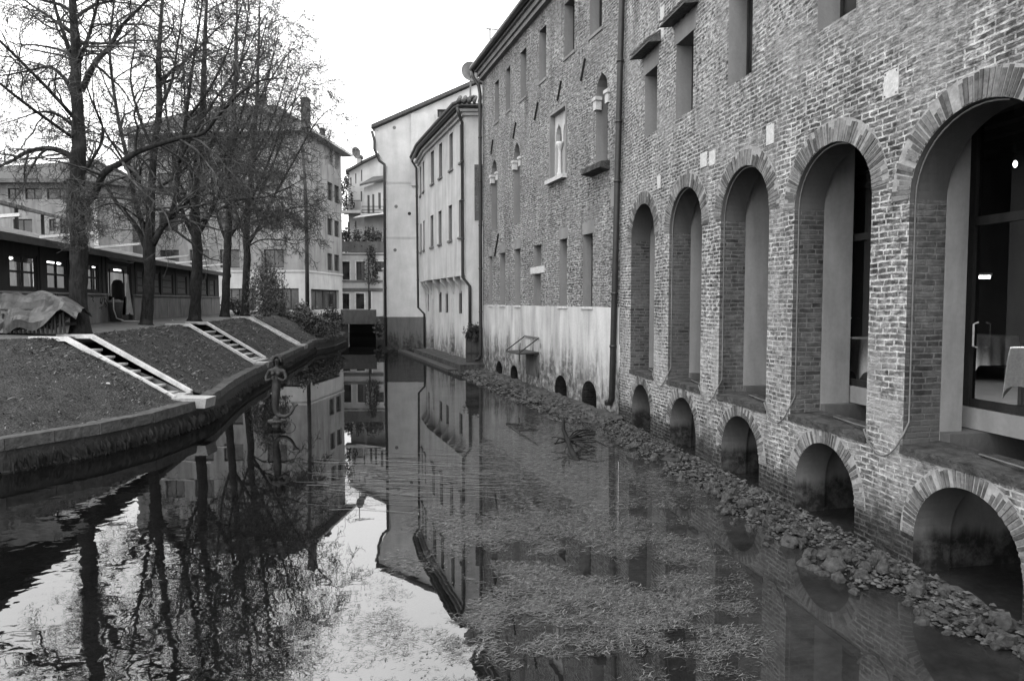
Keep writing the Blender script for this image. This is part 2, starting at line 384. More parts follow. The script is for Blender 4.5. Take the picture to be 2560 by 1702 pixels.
def window(root, fr, s0, s1, z0, z1, d, fw=.06, frame_m='wood_frame', pane_m='glass_dark', mull=1, rail=0):
    """glazed window of a building: frame (part) with its pane (sub-part), set d deep in the wall"""
    m = MB(); t = .05
    m.box(fr, s0, s0 + fw, d, d + t, z0, z1).box(fr, s1 - fw, s1, d, d + t, z0, z1)
    m.box(fr, s0 + fw, s1 - fw, d, d + t, z0, z0 + fw).box(fr, s0 + fw, s1 - fw, d, d + t, z1 - fw, z1)
    for i in range(mull):
        c = s0 + (s1 - s0) * (i + 1) / (mull + 1); m.box(fr, c - fw * .4, c + fw * .4, d + .004, d + t - .004, z0 + fw, z1 - fw)
    for i in range(rail):
        c = z0 + (z1 - z0) * (i + 1) / (rail + 1); m.box(fr, s0 + fw, s1 - fw, d + .006, d + t - .006, c - fw * .35, c + fw * .35)
    o = m.build('window', frame_m, root)
    MB().quad(fr.P(s0 + fw, d + .03, z0 + fw), fr.P(s1 - fw, d + .03, z0 + fw), fr.P(s1 - fw, d + .03, z1 - fw), fr.P(s0 + fw, d + .03, z1 - fw)).build('pane', pane_m, o)
    return o
def ring(root, fr, c, zs, r, rise, th, n, d=0.0):
    """brick arch ring: wedge bricks on a mortar band, a hand proud of the wall"""
    m = MB(); K = 36
    def pt(a, k): return c + (r + k) * math.cos(a), zs + (rise + k) * math.sin(a)
    m.cur = 0
    for i in range(K):
        a, b = math.pi * i / K, math.pi * (i + 1) / K
        p = [pt(a, 0), pt(b, 0), pt(b, th + .004), pt(a, th + .004)]
        m.add([fr.P(q[0], d - .004, q[1]) for q in reversed(p)], [(0, 1, 2, 3)])
    m.cur = 1; rg = random.Random(int(c * 100) + n)
    for i in range(n):
        if rg.random() < .05: continue                  # lost brick, mortared over
        g = .30; a, b = math.pi * (i + g * rg.uniform(.25, .7)) / n, math.pi * (i + 1 - g * rg.uniform(.25, .7)) / n
        k1 = th - rg.uniform(0, .05) - (.09 if rg.random() < .15 else 0); pr = rg.uniform(.006, .02)
        q = [pt(a, .004), pt(b, .004), pt(b, k1), pt(a, k1)]
        m.hexa([fr.P(x, d - .002, z) for x, z in q] + [fr.P(x, d - pr, z) for x, z in q])
    return m.build('arch_ring', ['mortar', 'voussoir_brick'], root)
def pipe(root, pts, r, name='downpipe', mat='dark_metal', clips=True):
    m = MB(); m.tube(pts, r, 10)
    if clips:
        L = [Vector(p) for p in pts]
        for i in range(len(L) - 1):
            seg = L[i + 1] - L[i]
            if abs(seg.z) > 2:
                k = int(abs(seg.z) / 1.9)
                for j in range(1, k + 1):
                    p = L[i] + seg * (j / (k + 1)); m.tube([p - Vector((0, 0, .03)), p + Vector((0, 0, .03))], r * 1.22, 10)
    return m.build(name, mat, root, True)

# ================================================================== THE SETTING
# bed of the canal, one sheet out to the horizon
m = MB()
xs = [-600, -120, -40] + [-20 + i * 1.0 for i in range(36)] + [40, 120, 600]; ys = [-60, -12] + [-4 + i * 1.0 for i in range(80)] + [120, 300, 1200]
def bedz(x, y):
    d = x + .173 * y
    return -0.75 + .66 * max(0, min(1, (d - 1.2) / 4.3)) ** 1.3 + (.03 * mnoise.noise(Vector((x * .7, y * .7, 0))) if abs(x) < 30 else 0)
vs = [(x, y, bedz(x, y)) for y in ys for x in xs]; nx = len(xs)
m.add(vs, [(j * nx + i, j * nx + i + 1, (j + 1) * nx + i + 1, (j + 1) * nx + i) for j in range(len(ys) - 1) for i in range(nx - 1)])
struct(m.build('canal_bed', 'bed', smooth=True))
m = MB(); m.quad((-30, -8, 0), (16, -8, 0), (16, 85, 0), (-30, 85, 0)); struct(m.build('water', 'water'))

# left bank: stations along the canal, C = outer edge of the coping, K = brink of the slope
ST = [((-16, 4.0), (-25, 9)), ((-13.2, 7.8), (-20, 12)), ((-10.6, 11), (-16, 14)), ((-9.1, 12.8), (-13.6, 16)), ((-8.3, 14.4), (-12.2, 17.0)), ((-7.9, 15.8), (-11.4, 17.4)),
      ((-7.78, 17.7), (-11.05, 17.7)), 'gap', ((-7.9, 19.05), (-11.15, 19.05)), ((-8.5, 21.6), (-11.7, 21.8)), ((-9.2, 25), (-12.3, 25.1)),
      ((-9.62, 28.05), (-12.7, 28.05)), 'gap', ((-10.05, 30.5), (-12.95, 30.5)), ((-10.35, 32.1), (-13.3, 32.5)), ((-11.1, 37), (-14.1, 37.2)),
      ((-11.45, 39.7), (-14.55, 39.7)), 'gap', ((-11.65, 40.9), (-14.75, 40.9)), ((-12.5, 45.5), (-15.7, 45.5)), ((-12.3, 50), (-15.8, 50)), ((-12.9, 56), (-16.2, 56)), ((-13.7, 58), (-16.6, 58)), ((-19, 64), (-22, 62.5)), ((-40, 72), (-42, 69))]
COPZ, TOPZ = .64, 2.15
def gz(x, y): return TOPZ + .15
prof = [0, .08, .16, .24, .32, .40, .5, .6, .7, .8, .88, .94, 1.0, 1.06, 1.14]
def slope_z(t):
    if t > 1: return TOPZ + (t - 1) * .25
    q = max(0, (t - .05) / .95); q = q - .045 * max(0, (q - .82) / .18) ** 2
    return COPZ + .02 + (TOPZ - COPZ - .02) * q - .02 + .05 * math.sin(math.pi * q)
def bank_point(c, k, t, jitter=True):
    c = Vector((c[0], c[1], 0)); k = Vector((k[0], k[1], 0)); dr = (k - c); L = dr.length; dn = dr / L
    p = c + dn * .32 + dr * (1 - .32 / L) * t; z = slope_z(t)
    if jitter: z += .045 * mnoise.noise(Vector((p.x * .8, p.y * .8, 3))) * min(1, t * 5)
    return Vector((p.x, p.y, z))
segs = [[]]
for st in ST:
    if st == 'gap': segs.append([])
    else: segs[-1].append(st)
m = MB(); bank_samples = []
for sg in segs:
    rows = []
    for i in range(len(sg) - 1):
        (c0, k0), (c1, k1) = sg[i], sg[i + 1]; n_ = max(1, int((Vector(c1) - Vector(c0)).length / .6))
        for j in range(n_ + (1 if i == len(sg) - 2 else 0)):
            f = j / n_; rows.append(((c0[0] + (c1[0] - c0[0]) * f, c0[1] + (c1[1] - c0[1]) * f), (k0[0] + (k1[0] - k0[0]) * f, k0[1] + (k1[1] - k0[1]) * f)))
    bank_samples.append(rows)
    vs = [bank_point(c, k, t) for c, k in rows for t in prof]; q = len(prof)
    m.add(vs, [(i * q + j, (i + 1) * q + j, (i + 1) * q + j + 1, i * q + j + 1) for i in range(len(rows) - 1) for j in range(q - 1)])
struct(m.build('grass_bank', 'grass', smooth=True))
# flat ground behind the brink, out to the west
m = MB(); rows = []
for st in ST:
    if st == 'gap': continue
    c, k = st; p = bank_point(c, k, 1.12, False); rows.append(p)
vs = []
for p in rows:
    for dx, z in ((0, p.z - .012), (1.5, TOPZ + .09), (4, TOPZ + .13), (9, TOPZ + .15), (300, TOPZ + .15)): vs.append((p.x - dx, p.y, z))
m.add(vs, [(i * 5 + j, (i + 1) * 5 + j, (i + 1) * 5 + j + 1, i * 5 + j + 1) for i in range(len(rows) - 1) for j in range(4)])
m.quad((-300, 69, TOPZ + .15), (-42, 69, TOPZ + .15), (-42, 90, TOPZ + .15), (-300, 90, TOPZ + .15)); m.quad((-300, 90, TOPZ + .15), (40, 90, TOPZ + .15), (40, 700, TOPZ + .15), (-300, 700, TOPZ + .15))
struct(m.build('path', 'path', smooth=True))

# retaining wall with coping
rw = thing('embankment_wall', 'low dark mossy retaining wall with stone coping along the grassy bank', 'wall', (-9, 14, 0))
allC = [st[0] for st in ST if st != 'gap']
m = MB(); k = MB(); rg = random.Random(4)
for i in range(len(allC) - 1):
    a, b = Vector((*allC[i], 0)), Vector((*allC[i + 1], 0)); t = (b - a).normalized(); nrm = Vector((t.y, -t.x, 0))   # to the water
    m.hexa([a - nrm * .05 + Vector((0, 0, -1)), b - nrm * .05 + Vector((0, 0, -1)), b - nrm * .4 + Vector((0, 0, -1)), a - nrm * .4 + Vector((0, 0, -1)),
            a - nrm * .05 + Vector((0, 0, .42)), b - nrm * .05 + Vector((0, 0, .42)), b - nrm * .4 + Vector((0, 0, .42)), a - nrm * .4 + Vector((0, 0, .42))])
    L = (b - a).length; ns = max(1, round(L / .75)); 
    for j in range(ns):
        p, q = a + (b - a) * (j / ns + .004 / L), a + (b - a) * ((j + 1) / ns - .012 / L); h = rg.uniform(-.012, .012); e = rg.uniform(-.012, .012)
        lo, hi = Vector((0, 0, .424)), Vector((0, 0, COPZ + h))
        k.hexa([p + nrm * e + lo, q + nrm * e + lo, q - nrm * .36 + lo, p - nrm * .36 + lo, p + nrm * (e - .012) + hi, q + nrm * (e - .012) + hi, q - nrm * .36 + hi, p - nrm * .36 + hi])
    # long ledge of stone at the water line
    m.hexa([a + nrm * .02 + Vector((0, 0, -.5)), b + nrm * .02 + Vector((0, 0, -.5)), b - nrm * .06 + Vector((0, 0, -.5)), a - nrm * .06 + Vector((0, 0, -.5)),
            a + nrm * .02 + Vector((0, 0, .03)), b + nrm * .02 + Vector((0, 0, .03)), b - nrm * .06 + Vector((0, 0, .05)), a - nrm * .06 + Vector((0, 0, .05))])
m.build('wall', 'wall_wet', rw); k.build('coping', 'coping', rw)

# stairs in the bank
def stairs(y0, y1, xt0, xb0, xt1, xb1, nst, label, xo):
    r = thing('stone_stairs', label, 'stairs', ((xt0 + xb0) / 2, (y0 + y1) / 2, COPZ), 0, 'stairs down the grassy bank')
    zt, zb = TOPZ + .03, COPZ + .06
    for (yy, xt, xb, sg) in ((y0, xt0, xb0, 1), (y1, xt1, xb1, -1)):
        m = MB(); wd = .125
        ya, yb = (yy - .02, yy + wd) if sg > 0 else (yy - wd, yy + .02)
        pts = [(xt - .9, zt), (xt, zt), (xb, zb)]
        for i in range(2):
            (xa, za), (xc, zc) = pts[i], pts[i + 1]
            m.hexa([(xa, ya, za - .06), (xc, ya, zc - .06), (xc, yb, zc - .06), (xa, yb, za - .06), (xa, ya, za + .05), (xc, ya, zc + .05), (xc, yb, zc + .05), (xa, yb, za + .05)])
        m.build('kerb', 'kerb_white', r)
        m = MB(); ya, yb = (yy - .015, yy + wd - .01) if sg > 0 else (yy - wd + .01, yy + .015)
        m.hexa([(xt - .9, ya, zb - .6), (xb + .3, ya, zb - .6), (xb + .3, yb, zb - .6), (xt - .9, yb, zb - .6), (xt - .9, ya, zt - .062), (xb + .02, ya, zb - .062), (xb + .02, yb, zb - .062), (xt - .9, yb, zt - .062)])
        m.build('cheek_wall', 'stair_cheek', r)
    xt, xb = (xt0 + xt1) / 2, (xb0 + xb1) / 2; drop = .2
    ya, yb = y0 + .16, y1 - .16
    base = MB(); base.hexa([(xt - .9, ya, zb - .6), (xb, ya, zb - .6), (xb, yb, zb - .6), (xt - .9, yb, zb - .6), (xt - .9, ya, zt - .9), (xb, ya, zb - .55), (xb, yb, zb - .55), (xt - .9, yb, zt - .9)]); base.build('stair_base', 'stair_cheek', r)
    for i in range(nst):
        f0, f1 = i / nst, (i + 1) / nst; xa, xc = xt + (xb - xt) * f0, xt + (xb - xt) * f1
        z = max(zb + .0, zt + (zb - zt) * (i + 1.75) / nst)
        m = MB(); m.cur = 0; m.box(Frame(0, 0, 0), xa - .03, xc - .04, ya, yb, z - .05, z)
        m.cur = 1; m.box(Frame(0, 0, 0), xa - .02, xc - .09, ya + .002, yb - .002, z - .34, z - .052)
        m.build('step', ['stone_step', 'stair_cheek'], r)
    m = MB(); rg = random.Random(int(y0 * 10))
    m.hexa([(xb0 - .03, y0 - .1, .46), (xo + .04, y0 - .05, .46), (xo + .06, y0 + .5, .46), (xb0 - .05, y0 + .55, .46), (xb0 - .05, y0 - .12, zb + .02), (xo + .1, y0 - .08, zb + .005), (xo + .11, y0 + .48, zb + .005), (xb0 - .06, y0 + .55, zb + .02)])
    m.build('landing_slab', 'stone_step', r)
stairs(17.7, 19.05, -11.0, -8.35, -11.1, -8.5, 8, 'white kerbed stone stairs cut into the near bank, nearest flight to the curved wall end', -7.62)
stairs(28.05, 30.5, -12.6, -10.05, -12.9, -10.45, 8, 'wide middle flight of stone stairs in the bank behind the mermaid statue', -9.75)
stairs(39.7, 40.9, -14.5, -11.85, -14.7, -12.05, 8, 'farthest narrow flight of stairs in the bank beside the leafy shrubs', -11.5)

# grass blades, litter-free: one stuff object
rg = random.Random(11); m = MB()
def blade(m, p, L, wd, rg, flat=.5, ang=None):
    a = rg.uniform(0, 2 * math.pi) if ang is None else ang; up = rg.uniform(.15, 1) * (1 - flat) + .08
    dr = Vector((math.cos(a), math.sin(a), up)).normalized() * L; sd = Vector((-math.sin(a), math.cos(a), 0)) * wd
    m.add([p - sd, p + sd, p + dr * .6 + sd * .6 + Vector((0, 0, L * .1)), p + dr], [(0, 1, 2), (0, 2, 3)])
for rows in bank_samples:
    for i in range(len(rows) - 1):
        y = rows[i][0][1]
        if y > 47: continue
        dens = 330 if y < 18 else (150 if y < 28 else 60); sc_ = 1 if y < 18 else (1.3 if y < 28 else 1.9)
        for j in range(dens):
            f = rg.random(); c = [rows[i][0][q] + (rows[i + 1][0][q] - rows[i][0][q]) * f for q in (0, 1)]; kk = [rows[i][1][q] + (rows[i + 1][1][q] - rows[i][1][q]) * f for q in (0, 1)]
            p = bank_point(c, kk, rg.uniform(.0, 1.12))
            if mnoise.noise(Vector((p.x * 1.1, p.y * 1.1, 7))) < rg.uniform(-.6, .25): continue
            blade(m, p, rg.uniform(.04, .13) * sc_, rg.uniform(.005, .016) * sc_, rg, .55)
tag(m.build('bank_grass', 'grass_blade'), 'short winter grass and dead leaves covering the sloping bank', 'grass', None, 'stuff')
# weeds hanging from the wall to the water
rg = random.Random(12); m = MB()
for i in range(len(allC) - 1):
    a, b = Vector((*allC[i], 0)), Vector((*allC[i + 1], 0)); L = (b - a).length; t = (b - a) / L; nrm = Vector((t.y, -t.x, 0))
    cnt = int(L * (70 if a.y < 18.5 else 40))
    if a.y > 45 or a.y < 6: continue
    for j in range(cnt):
        p = a + (b - a) * rg.random() + nrm * rg.uniform(.0, .08); z = rg.uniform(.03, .36) if a.y < 18.5 else rg.uniform(.02, .25)
        q = p + t * rg.uniform(-.1, .1) + nrm * rg.uniform(.02, .14); w_ = t * rg.uniform(.0015, .004)
        m.add([p + Vector((0, 0, z)) - w_, p + Vector((0, 0, z)) + w_, (p + q) / 2 + nrm * .05 + Vector((0, 0, z * .75)) + w_, q + Vector((0, 0, max(.005, z - rg.uniform(.15, .4))))], [(0, 1, 2), (0, 2, 3)])
tag(m.build('hanging_weeds', 'strand'), 'dark weeds hanging over the bank wall to the water', 'weeds', None, 'stuff')

# ================================================================== NEAR BRICK BUILDING WITH ARCADE
VPN = (965 - CX) / FPX; th = math.atan(-VPN); PK = 6.0; p_ = PK * math.cos(th)
AN = math.atan2(-math.cos(th), math.sin(th))
org = Vector((math.cos(th), math.sin(th), 0)) * p_
NF = Frame(org.x, org.y, AN)
# distance along from the foot of the perpendicular, fixed from the arch centres
def sm(mm): 
    return NF.sx(965 + mm)
JOINT = sm(585)
TOPW = 13.0
A = thing('arcade_building', 'old brick building with tall round arches above the canal at right', 'building', NF.P(sm(1104), 0, 0), AN)
cents = [sm(640), sm(745), sm(890), sm(1104)]; cents += [cents[3] + 2.45, cents[3] + 4.9, cents[3] + 7.35]
rads = [.78, .80, .83, .855, .94, .94, .94]; crown = [5.36, 5.37, 5.35, 5.22, 5.12, 5.12, 5.12]; rises = [.80, .83, .82, .78, .86, .86, .86]
LEDGE = 1.42
SEND = cents[-1] + 1.6
lrad = [.62, .64, .66, .68, .72, .72, .72]; lcr = [1.14, 1.15, 1.15, 1.15, 1.15, 1.15, 1.15]
holes = []
for c, r, cz, rs in zip(cents, rads, crown, rises): holes.append(arch(c - r, c + r, LEDGE, cz - rs, rs, 28))
for c, r, cz in zip(cents, lrad, lcr): holes.append(arch(c - r, c + r, -.3, cz - r, r, 22))
wins = []
for (xl, xr, yt, yb) in ((1611, 1641.6, 191, 346), (1689, 1731.5, 115, 300), (1819.5, 1879, None, 218), (2043, 2139, None, 81)):
    s0, zb = NF.px(xl, yb); s1 = NF.px(xr, yb)[0]
    zt = NF.px(xl, yt)[1] if yt else zb + 1.75
    wins.append((s0, s1, zb, zt))
s_ = wins[-1][1] + 1.5
while s_ < SEND - 1.2: wins.append((s_, s_ + .85, wins[-1][2], wins[-1][3])); s_ += 2.4
WD = .42
w_main = MB(); w_main.cur = 0
hw = [rect(*w) for w in wins]
w_main.panel(NF, [(JOINT, -.5), (SEND, -.5), (SEND, TOPW), (JOINT, TOPW)], holes, 0, .48, 1) if False else None
allh = holes + hw
# two storeys of wall so the arches get brick reveals and the windows plastered ones
ZS = 6.0
lo_h = holes; up_h = hw
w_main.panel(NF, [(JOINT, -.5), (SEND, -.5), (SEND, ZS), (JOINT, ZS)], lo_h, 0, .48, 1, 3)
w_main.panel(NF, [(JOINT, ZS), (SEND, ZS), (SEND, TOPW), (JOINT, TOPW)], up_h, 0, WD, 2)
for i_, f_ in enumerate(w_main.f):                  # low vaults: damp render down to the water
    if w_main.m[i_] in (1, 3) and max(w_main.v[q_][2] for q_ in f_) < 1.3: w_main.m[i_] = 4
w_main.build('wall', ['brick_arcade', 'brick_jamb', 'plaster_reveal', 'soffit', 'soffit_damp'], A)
for i, (c, r, cz, rs) in enumerate(zip(cents, rads, crown, rises)): ring(A, NF, c, cz - rs, r, rs, .30, 54)
for c, r, cz in zip(cents, lrad, lcr): ring(A, NF, c, cz - r, r, r, .21, 46)
for (s0, s1, z0, z1) in wins:
    window(A, NF, s0, s1, z0, z1, WD - .08, .06, 'wood_dark')
# brick hoods over two windows
for (s0, s1, z0, z1) in wins[:2]:
    m = MB(); z = z1 + .42; a, b = s0 - .22, s1 + .22; 
    m.hexa([NF.P(a, -.30, z - .02), NF.P(b, -.30, z - .02), NF.P(b, .02, z + .02), NF.P(a, .02, z + .02), NF.P(a + .03, -.27, z + .05), NF.P(b - .03, -.27, z + .05), NF.P(b - .03, .02, z + .24), NF.P(a + .03, .02, z + .24)])
    for q in range(6):
        f = a + .05 + (b - a - .1) * q / 5; m.hexa([NF.P(f - .05, -.31, z + .055), NF.P(f + .05, -.31, z + .055), NF.P(f + .05, .01, z + .25), NF.P(f - .05, .01, z + .25), NF.P(f - .03, -.31, z + .09), NF.P(f + .03, -.31, z + .09), NF.P(f + .03, .01, z + .28), NF.P(f - .03, .01, z + .28)])
    m.build('window_hood', 'tile_roof', A)
    m = MB(); nb = 14
    m.box(NF, s0 - .1, s1 + .1, -.006, .02, z1 + .003, z1 + .40).build('lintel', 'plaster_reveal', A)
# ledges (worn stone sill under every tall arch)
for c, r in zip(cents, rads):
    m = MB(); m.hexa([NF.P(c - r - .02, -.025, LEDGE - .09), NF.P(c + r + .02, -.025, LEDGE - .09), NF.P(c + r, .5, LEDGE - .09), NF.P(c - r, .5, LEDGE - .09),
                      NF.P(c - r - .02, -.02, LEDGE + .006), NF.P(c + r + .02, -.02, LEDGE + .006), NF.P(c + r - .003, .5, LEDGE + .05), NF.P(c - r + .003, .5, LEDGE + .05)])
    m.build('sill', 'rubble_strip', A)
# plaques and bare stones set in the wall
for (xl, xr, yt, yb) in ((2211, 2248, 176, 243), (1917, 1936, 312, 361), (1774, 1789, 377, 413), (1752, 1768, 382, 418), (1643.5, 1652, 440, 472), (1651, 1661, 17, 97)):
    s0, z0 = NF.px(xl, yb); s1, z1 = NF.px(xr, yt); z0 = NF.px((xl + xr) / 2, yb)[1]; z1 = NF.px((xl + xr) / 2, yt)[1]
    o = MB().box(NF, s0, s1, -.012, .03, z0, z1).build('plaque', 'stone_pale', A)
    if xl == 2211:
        q = MB()
        for a in (s0 + .025, s1 - .025):
            for z in (z0 + .03, z1 - .03): q.box(NF, a - .008, a + .008, -.018, -.013, z - .008, z + .008)
        q.build('screw', 'iron', o)
# inner piers, floor beam, glazing of the room behind the arches
bounds = [JOINT] + [(cents[i] + cents[i + 1]) / 2 for i in range(len(cents) - 1)] + [SEND]
deep = [.95, .72, 1.05, .92, .74, .9, .9]
for i, (c, r) in enumerate(zip(cents, rads)):
    l = cents[i - 1] + rads[i - 1] + .12 if i else JOINT + .05
    MB().box(NF, l, c - r + .006, .483, .483 + deep[i] - .45, 1.25, 6.2).build('inner_pier', 'plaster_inner', A)
MB().box(NF, JOINT, SEND, .98, 1.12, 1.58, 1.83).build('floor_beam', 'plaster_inner', A)
MB().box(NF, JOINT, SEND, 1.125, 6.5, 1.60, 1.75).build('floor', 'wood_dark', A)
MB().box(NF, JOINT, SEND, .485, 6.5, 6.0, 6.2).build('ceiling', 'wood_dark', A)
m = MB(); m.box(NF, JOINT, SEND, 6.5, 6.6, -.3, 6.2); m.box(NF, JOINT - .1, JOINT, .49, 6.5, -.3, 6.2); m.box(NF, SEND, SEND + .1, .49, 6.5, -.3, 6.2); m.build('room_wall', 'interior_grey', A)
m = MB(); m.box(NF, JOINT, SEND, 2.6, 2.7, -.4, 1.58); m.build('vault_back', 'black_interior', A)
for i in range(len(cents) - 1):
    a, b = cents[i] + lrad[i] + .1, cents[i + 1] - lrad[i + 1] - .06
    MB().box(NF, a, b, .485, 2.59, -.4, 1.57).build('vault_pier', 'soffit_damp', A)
for k in range(7):
    z0 = 5.86; MB().box(NF, JOINT + .1, SEND - .1, 1.4 + k * .7, 1.52 + k * .7, z0, 5.995).build('ceiling_beam', 'wood_dark', A)
for i, (c, r) in enumerate(zip(cents, rads)):
    a, b = c - r - .25, c + r + .15; m = MB(); d = 1.0
    for q in ((a, a + .09), (c + .22, c + .34), (b - .09, b)): m.box(NF, q[0], q[1], d, d + .09, 1.84, 5.99)
    m.box(NF, a + .09, c + .22, d + .004, d + .086, 4.0, 4.1).box(NF, c + .34, b - .09, d + .004, d + .086, 4.0, 4.1).box(NF, a + .09, c + .22, d + .01, d + .08, 1.84, 1.93).box(NF, c + .34, b - .09, d + .01, d + .08, 1.84, 1.93)
    g = m.build('glazed_door', 'wood_dark', A)
    MB().quad(NF.P(a + .09, d + .05, 1.93), NF.P(c + .22, d + .05, 1.93), NF.P(c + .22, d + .05, 5.98), NF.P(a + .09, d + .05, 5.98)).build('pane', 'glass_room', g)
    hd = MB(); hd.tube([NF.P(a + .2, d - .0, 2.55), NF.P(a + .2, d - .06, 2.57), NF.P(a + .2, d - .06, 2.83), NF.P(a + .2, d - .0, 2.85)], .012, 6); hd.build('handle', 'stone_pale', g)
# grey pilasters inside
for c in cents[3:]: MB().box(NF, c + 1.0, c + 1.32, 4.6, 4.9, 1.76, 5.85).build('room_pillar', 'plaster_inner', A)
# cables draped round the pier feet
for i in range(1, len(cents)):
    e = cents[i] - rads[i]; l = cents[i - 1] + rads[i - 1]; r = rads[i]; rs = rises[i]; zs = crown[i] - rs
    pts = [NF.P(cents[i] + (r - .02) * math.cos(a), .06, zs + (rs - .02) * math.sin(a)) for a in [R(70 + 110 * q / 12) for q in range(13)]]
    pts += [NF.P(e + .02, .06, z) for z in (4, 3.2, 2.4, 1.7)] + [NF.P(e + .015, -.01, 1.55)]
    pts += [NF.P(e + (l - e) * q / 10, -.03, 1.50 - .26 * math.sin(math.pi * q / 10) ** .8) for q in range(11)] + [NF.P(l + .02, .03, 1.52), NF.P(l - .4, .15, 1.49), NF.P(l - 1.1, .3, 1.475)]
    MB().tube(pts, .011, 6).build('cable', 'interior_grey' if False else 'panel_grey', A, True)
# stone kerb along the foot
m = MB(); rg = random.Random(3); s_ = JOINT + .3
while s_ < SEND - .2:
    L = rg.uniform(.5, .9); m.box(NF, s_, s_ + L - .015, -.2 + rg.uniform(-.015, .015), -.03, -.3, .055 + rg.uniform(-.015, .012)); s_ += L
m.build('kerb', 'rubble_strip', A)
# roof and eaves above the frame
m = MB(); m.box(NF, JOINT, SEND, -.5, .2, TOPW + .003, TOPW + .25); m.hexa([NF.P(JOINT, -.6, TOPW + .26), NF.P(SEND, -.6, TOPW + .26), NF.P(SEND, 7, TOPW + 3), NF.P(JOINT, 7, TOPW + 3), NF.P(JOINT, -.6, TOPW + .4), NF.P(SEND, -.6, TOPW + .4), NF.P(SEND, 7, TOPW + 3.15), NF.P(JOINT, 7, TOPW + 3.15)])
m.build('roof', 'tile_roof', A)
MB().box(NF, SEND - .01, SEND, .01, 9, -.5, TOPW).build('end_wall', 'brick_arcade', A)
# big downpipe at the joint of the two fronts
sj, zj = NF.px(1540, 1000)
sj2 = NF.px(1551, 600)[0]; sj3 = NF.px(1566, 0)[0]; z3 = NF.px(1566, 0)[1]; z2 = NF.px(1551, 600)[1]
dz = (sj3 - sj) / (z3 - .6)
pipe(A, [NF.P(sj - .28, -.16, .42), NF.P(sj - .1, -.13, .44), NF.P(sj, -.12, .58), NF.P(sj2, -.12, z2), NF.P(sj3, -.12, z3), NF.P(sj3 + dz * (TOPW - z3), -.12, TOPW + .1)], .078)

# restaurant things
def lamp(loc, label, r=.05, long=0, rotz=0):
    t = thing('ceiling_lamp', label, 'lamp', loc, rotz); f = Frame(loc[0], loc[1], rotz)
    if long: 
        MB().box(f, -long / 2, long / 2, -.03, .03, loc[2] - .03, loc[2] + .02).build('tube', 'lamp_glow', t)
        MB().box(f, -long / 2 - .02, long / 2 + .02, -.05, .05, loc[2] + .022, loc[2] + .06).build('housing', 'white_paint', t)
    else:
        MB().lathe(loc, [(.01, -.05), (r * .8, -.03), (r, 0), (r * .7, .03), (.01, .045)], 10).build('bulb', 'lamp_glow', t, True)
        if r == .03:                                   # lit: it lights the table below
            pl_ = bpy.data.lights.new('lamp_light', 'SPOT'); pl_.energy = 1300; pl_.spot_size = R(75); pl_.spot_blend = .6; pl_.shadow_soft_size = .06; po = bpy.data.objects.new('lamp_light', pl_); COL.objects.link(po); po.parent = t; po.location = (0, 0, -.14)
        MB().tube([(loc[0], loc[1], loc[2] + .046), (loc[0], loc[1], loc[2] + .5)], .008, 5).build('cord', 'iron', t)
q = NF.px(2538, 410, 3.0); lamp(NF.P(q[0], 3.0, q[1]), 'small bright lamp glowing behind the largest arch', .03)
q = NF.px(2458, 692, 4.0); lamp(NF.P(q[0], 4.0, q[1]), 'short bright tube lamp inside the dark room behind the largest arch', .05, .2, AN + 1.2)
def table(s0, d0, sz, lab1, lab2, h=.75, fl=1.75):
    t = thing('restaurant_table', lab1, 'table', NF.P(s0, d0, fl), AN)
    MB().box(NF, s0 - sz / 2, s0 + sz / 2, d0 - sz / 2, d0 + sz / 2, fl + h - .03, fl + h).build('tabletop', 'wood_frame', t)
    for a in (-1, 1):
        for b in (-1, 1): MB().box(NF, s0 + a * (sz / 2 - .08) - .025, s0 + a * (sz / 2 - .08) + .025, d0 + b * (sz / 2 - .08) - .025, d0 + b * (sz / 2 - .08) + .025, fl + .002, fl + h - .031).build('leg', 'wood_dark', t)
    # draped cloth
    m = MB(); N = 28; hs = sz / 2 + .012; vs = []; rg = random.Random(int(s0 * 50))
    per = []
    for k in range(4 * N):
        sd, f = divmod(k, N); f = f / N * 2 - 1
        a, b = ((f, -1), (1, f), (-f, 1), (-1, -f))[sd]; per.append((a, b, abs(f)))
    rowsz = [(0, 0), (.02, .006), (.12, .02), (.3, .035), (.5, .05)]
    for dz_, ou in rowsz:
        for k, (a, b, f) in enumerate(per):
            cr = max(0, f - .72) / .28; drop = dz_ * (1 + .38 * cr ** 2); w_ = ou * (.5 + .4 * math.sin(k * .9) + .5 * cr)
            vs.append(NF.P(s0 + a * hs + a * w_, d0 + b * hs + b * w_, fl + h + .006 - drop))
    K = len(per); fs = [(i * K + k, i * K + (k + 1) % K, (i + 1) * K + (k + 1) % K, (i + 1) * K + k) for i in range(len(rowsz) - 1) for k in range(K)]
    m.add(vs, fs + [tuple(range(K - 1, -1, -1))])
    tag(m.build('tablecloth', 'cloth_white', None, True), lab2, 'tablecloth')
q = NF.px(2570, 880, 2.25)[0]
table(q + .36, 2.6, .95, 'square table under the big white cloth behind the largest arch', 'white cloth draped over the table nearest the largest arch')
table(NF.px(2440, 860, 4.4)[0], 4.4, .85, 'table under a dim white cloth farther back in the room', 'dim white cloth on the table farther back behind the glass')
table(NF.px(2158, 880, 1.9)[0] + .28, 1.75, .9, 'table behind the brick pier between the two largest arches', 'white cloth edge showing left of the brick pier between two arches')
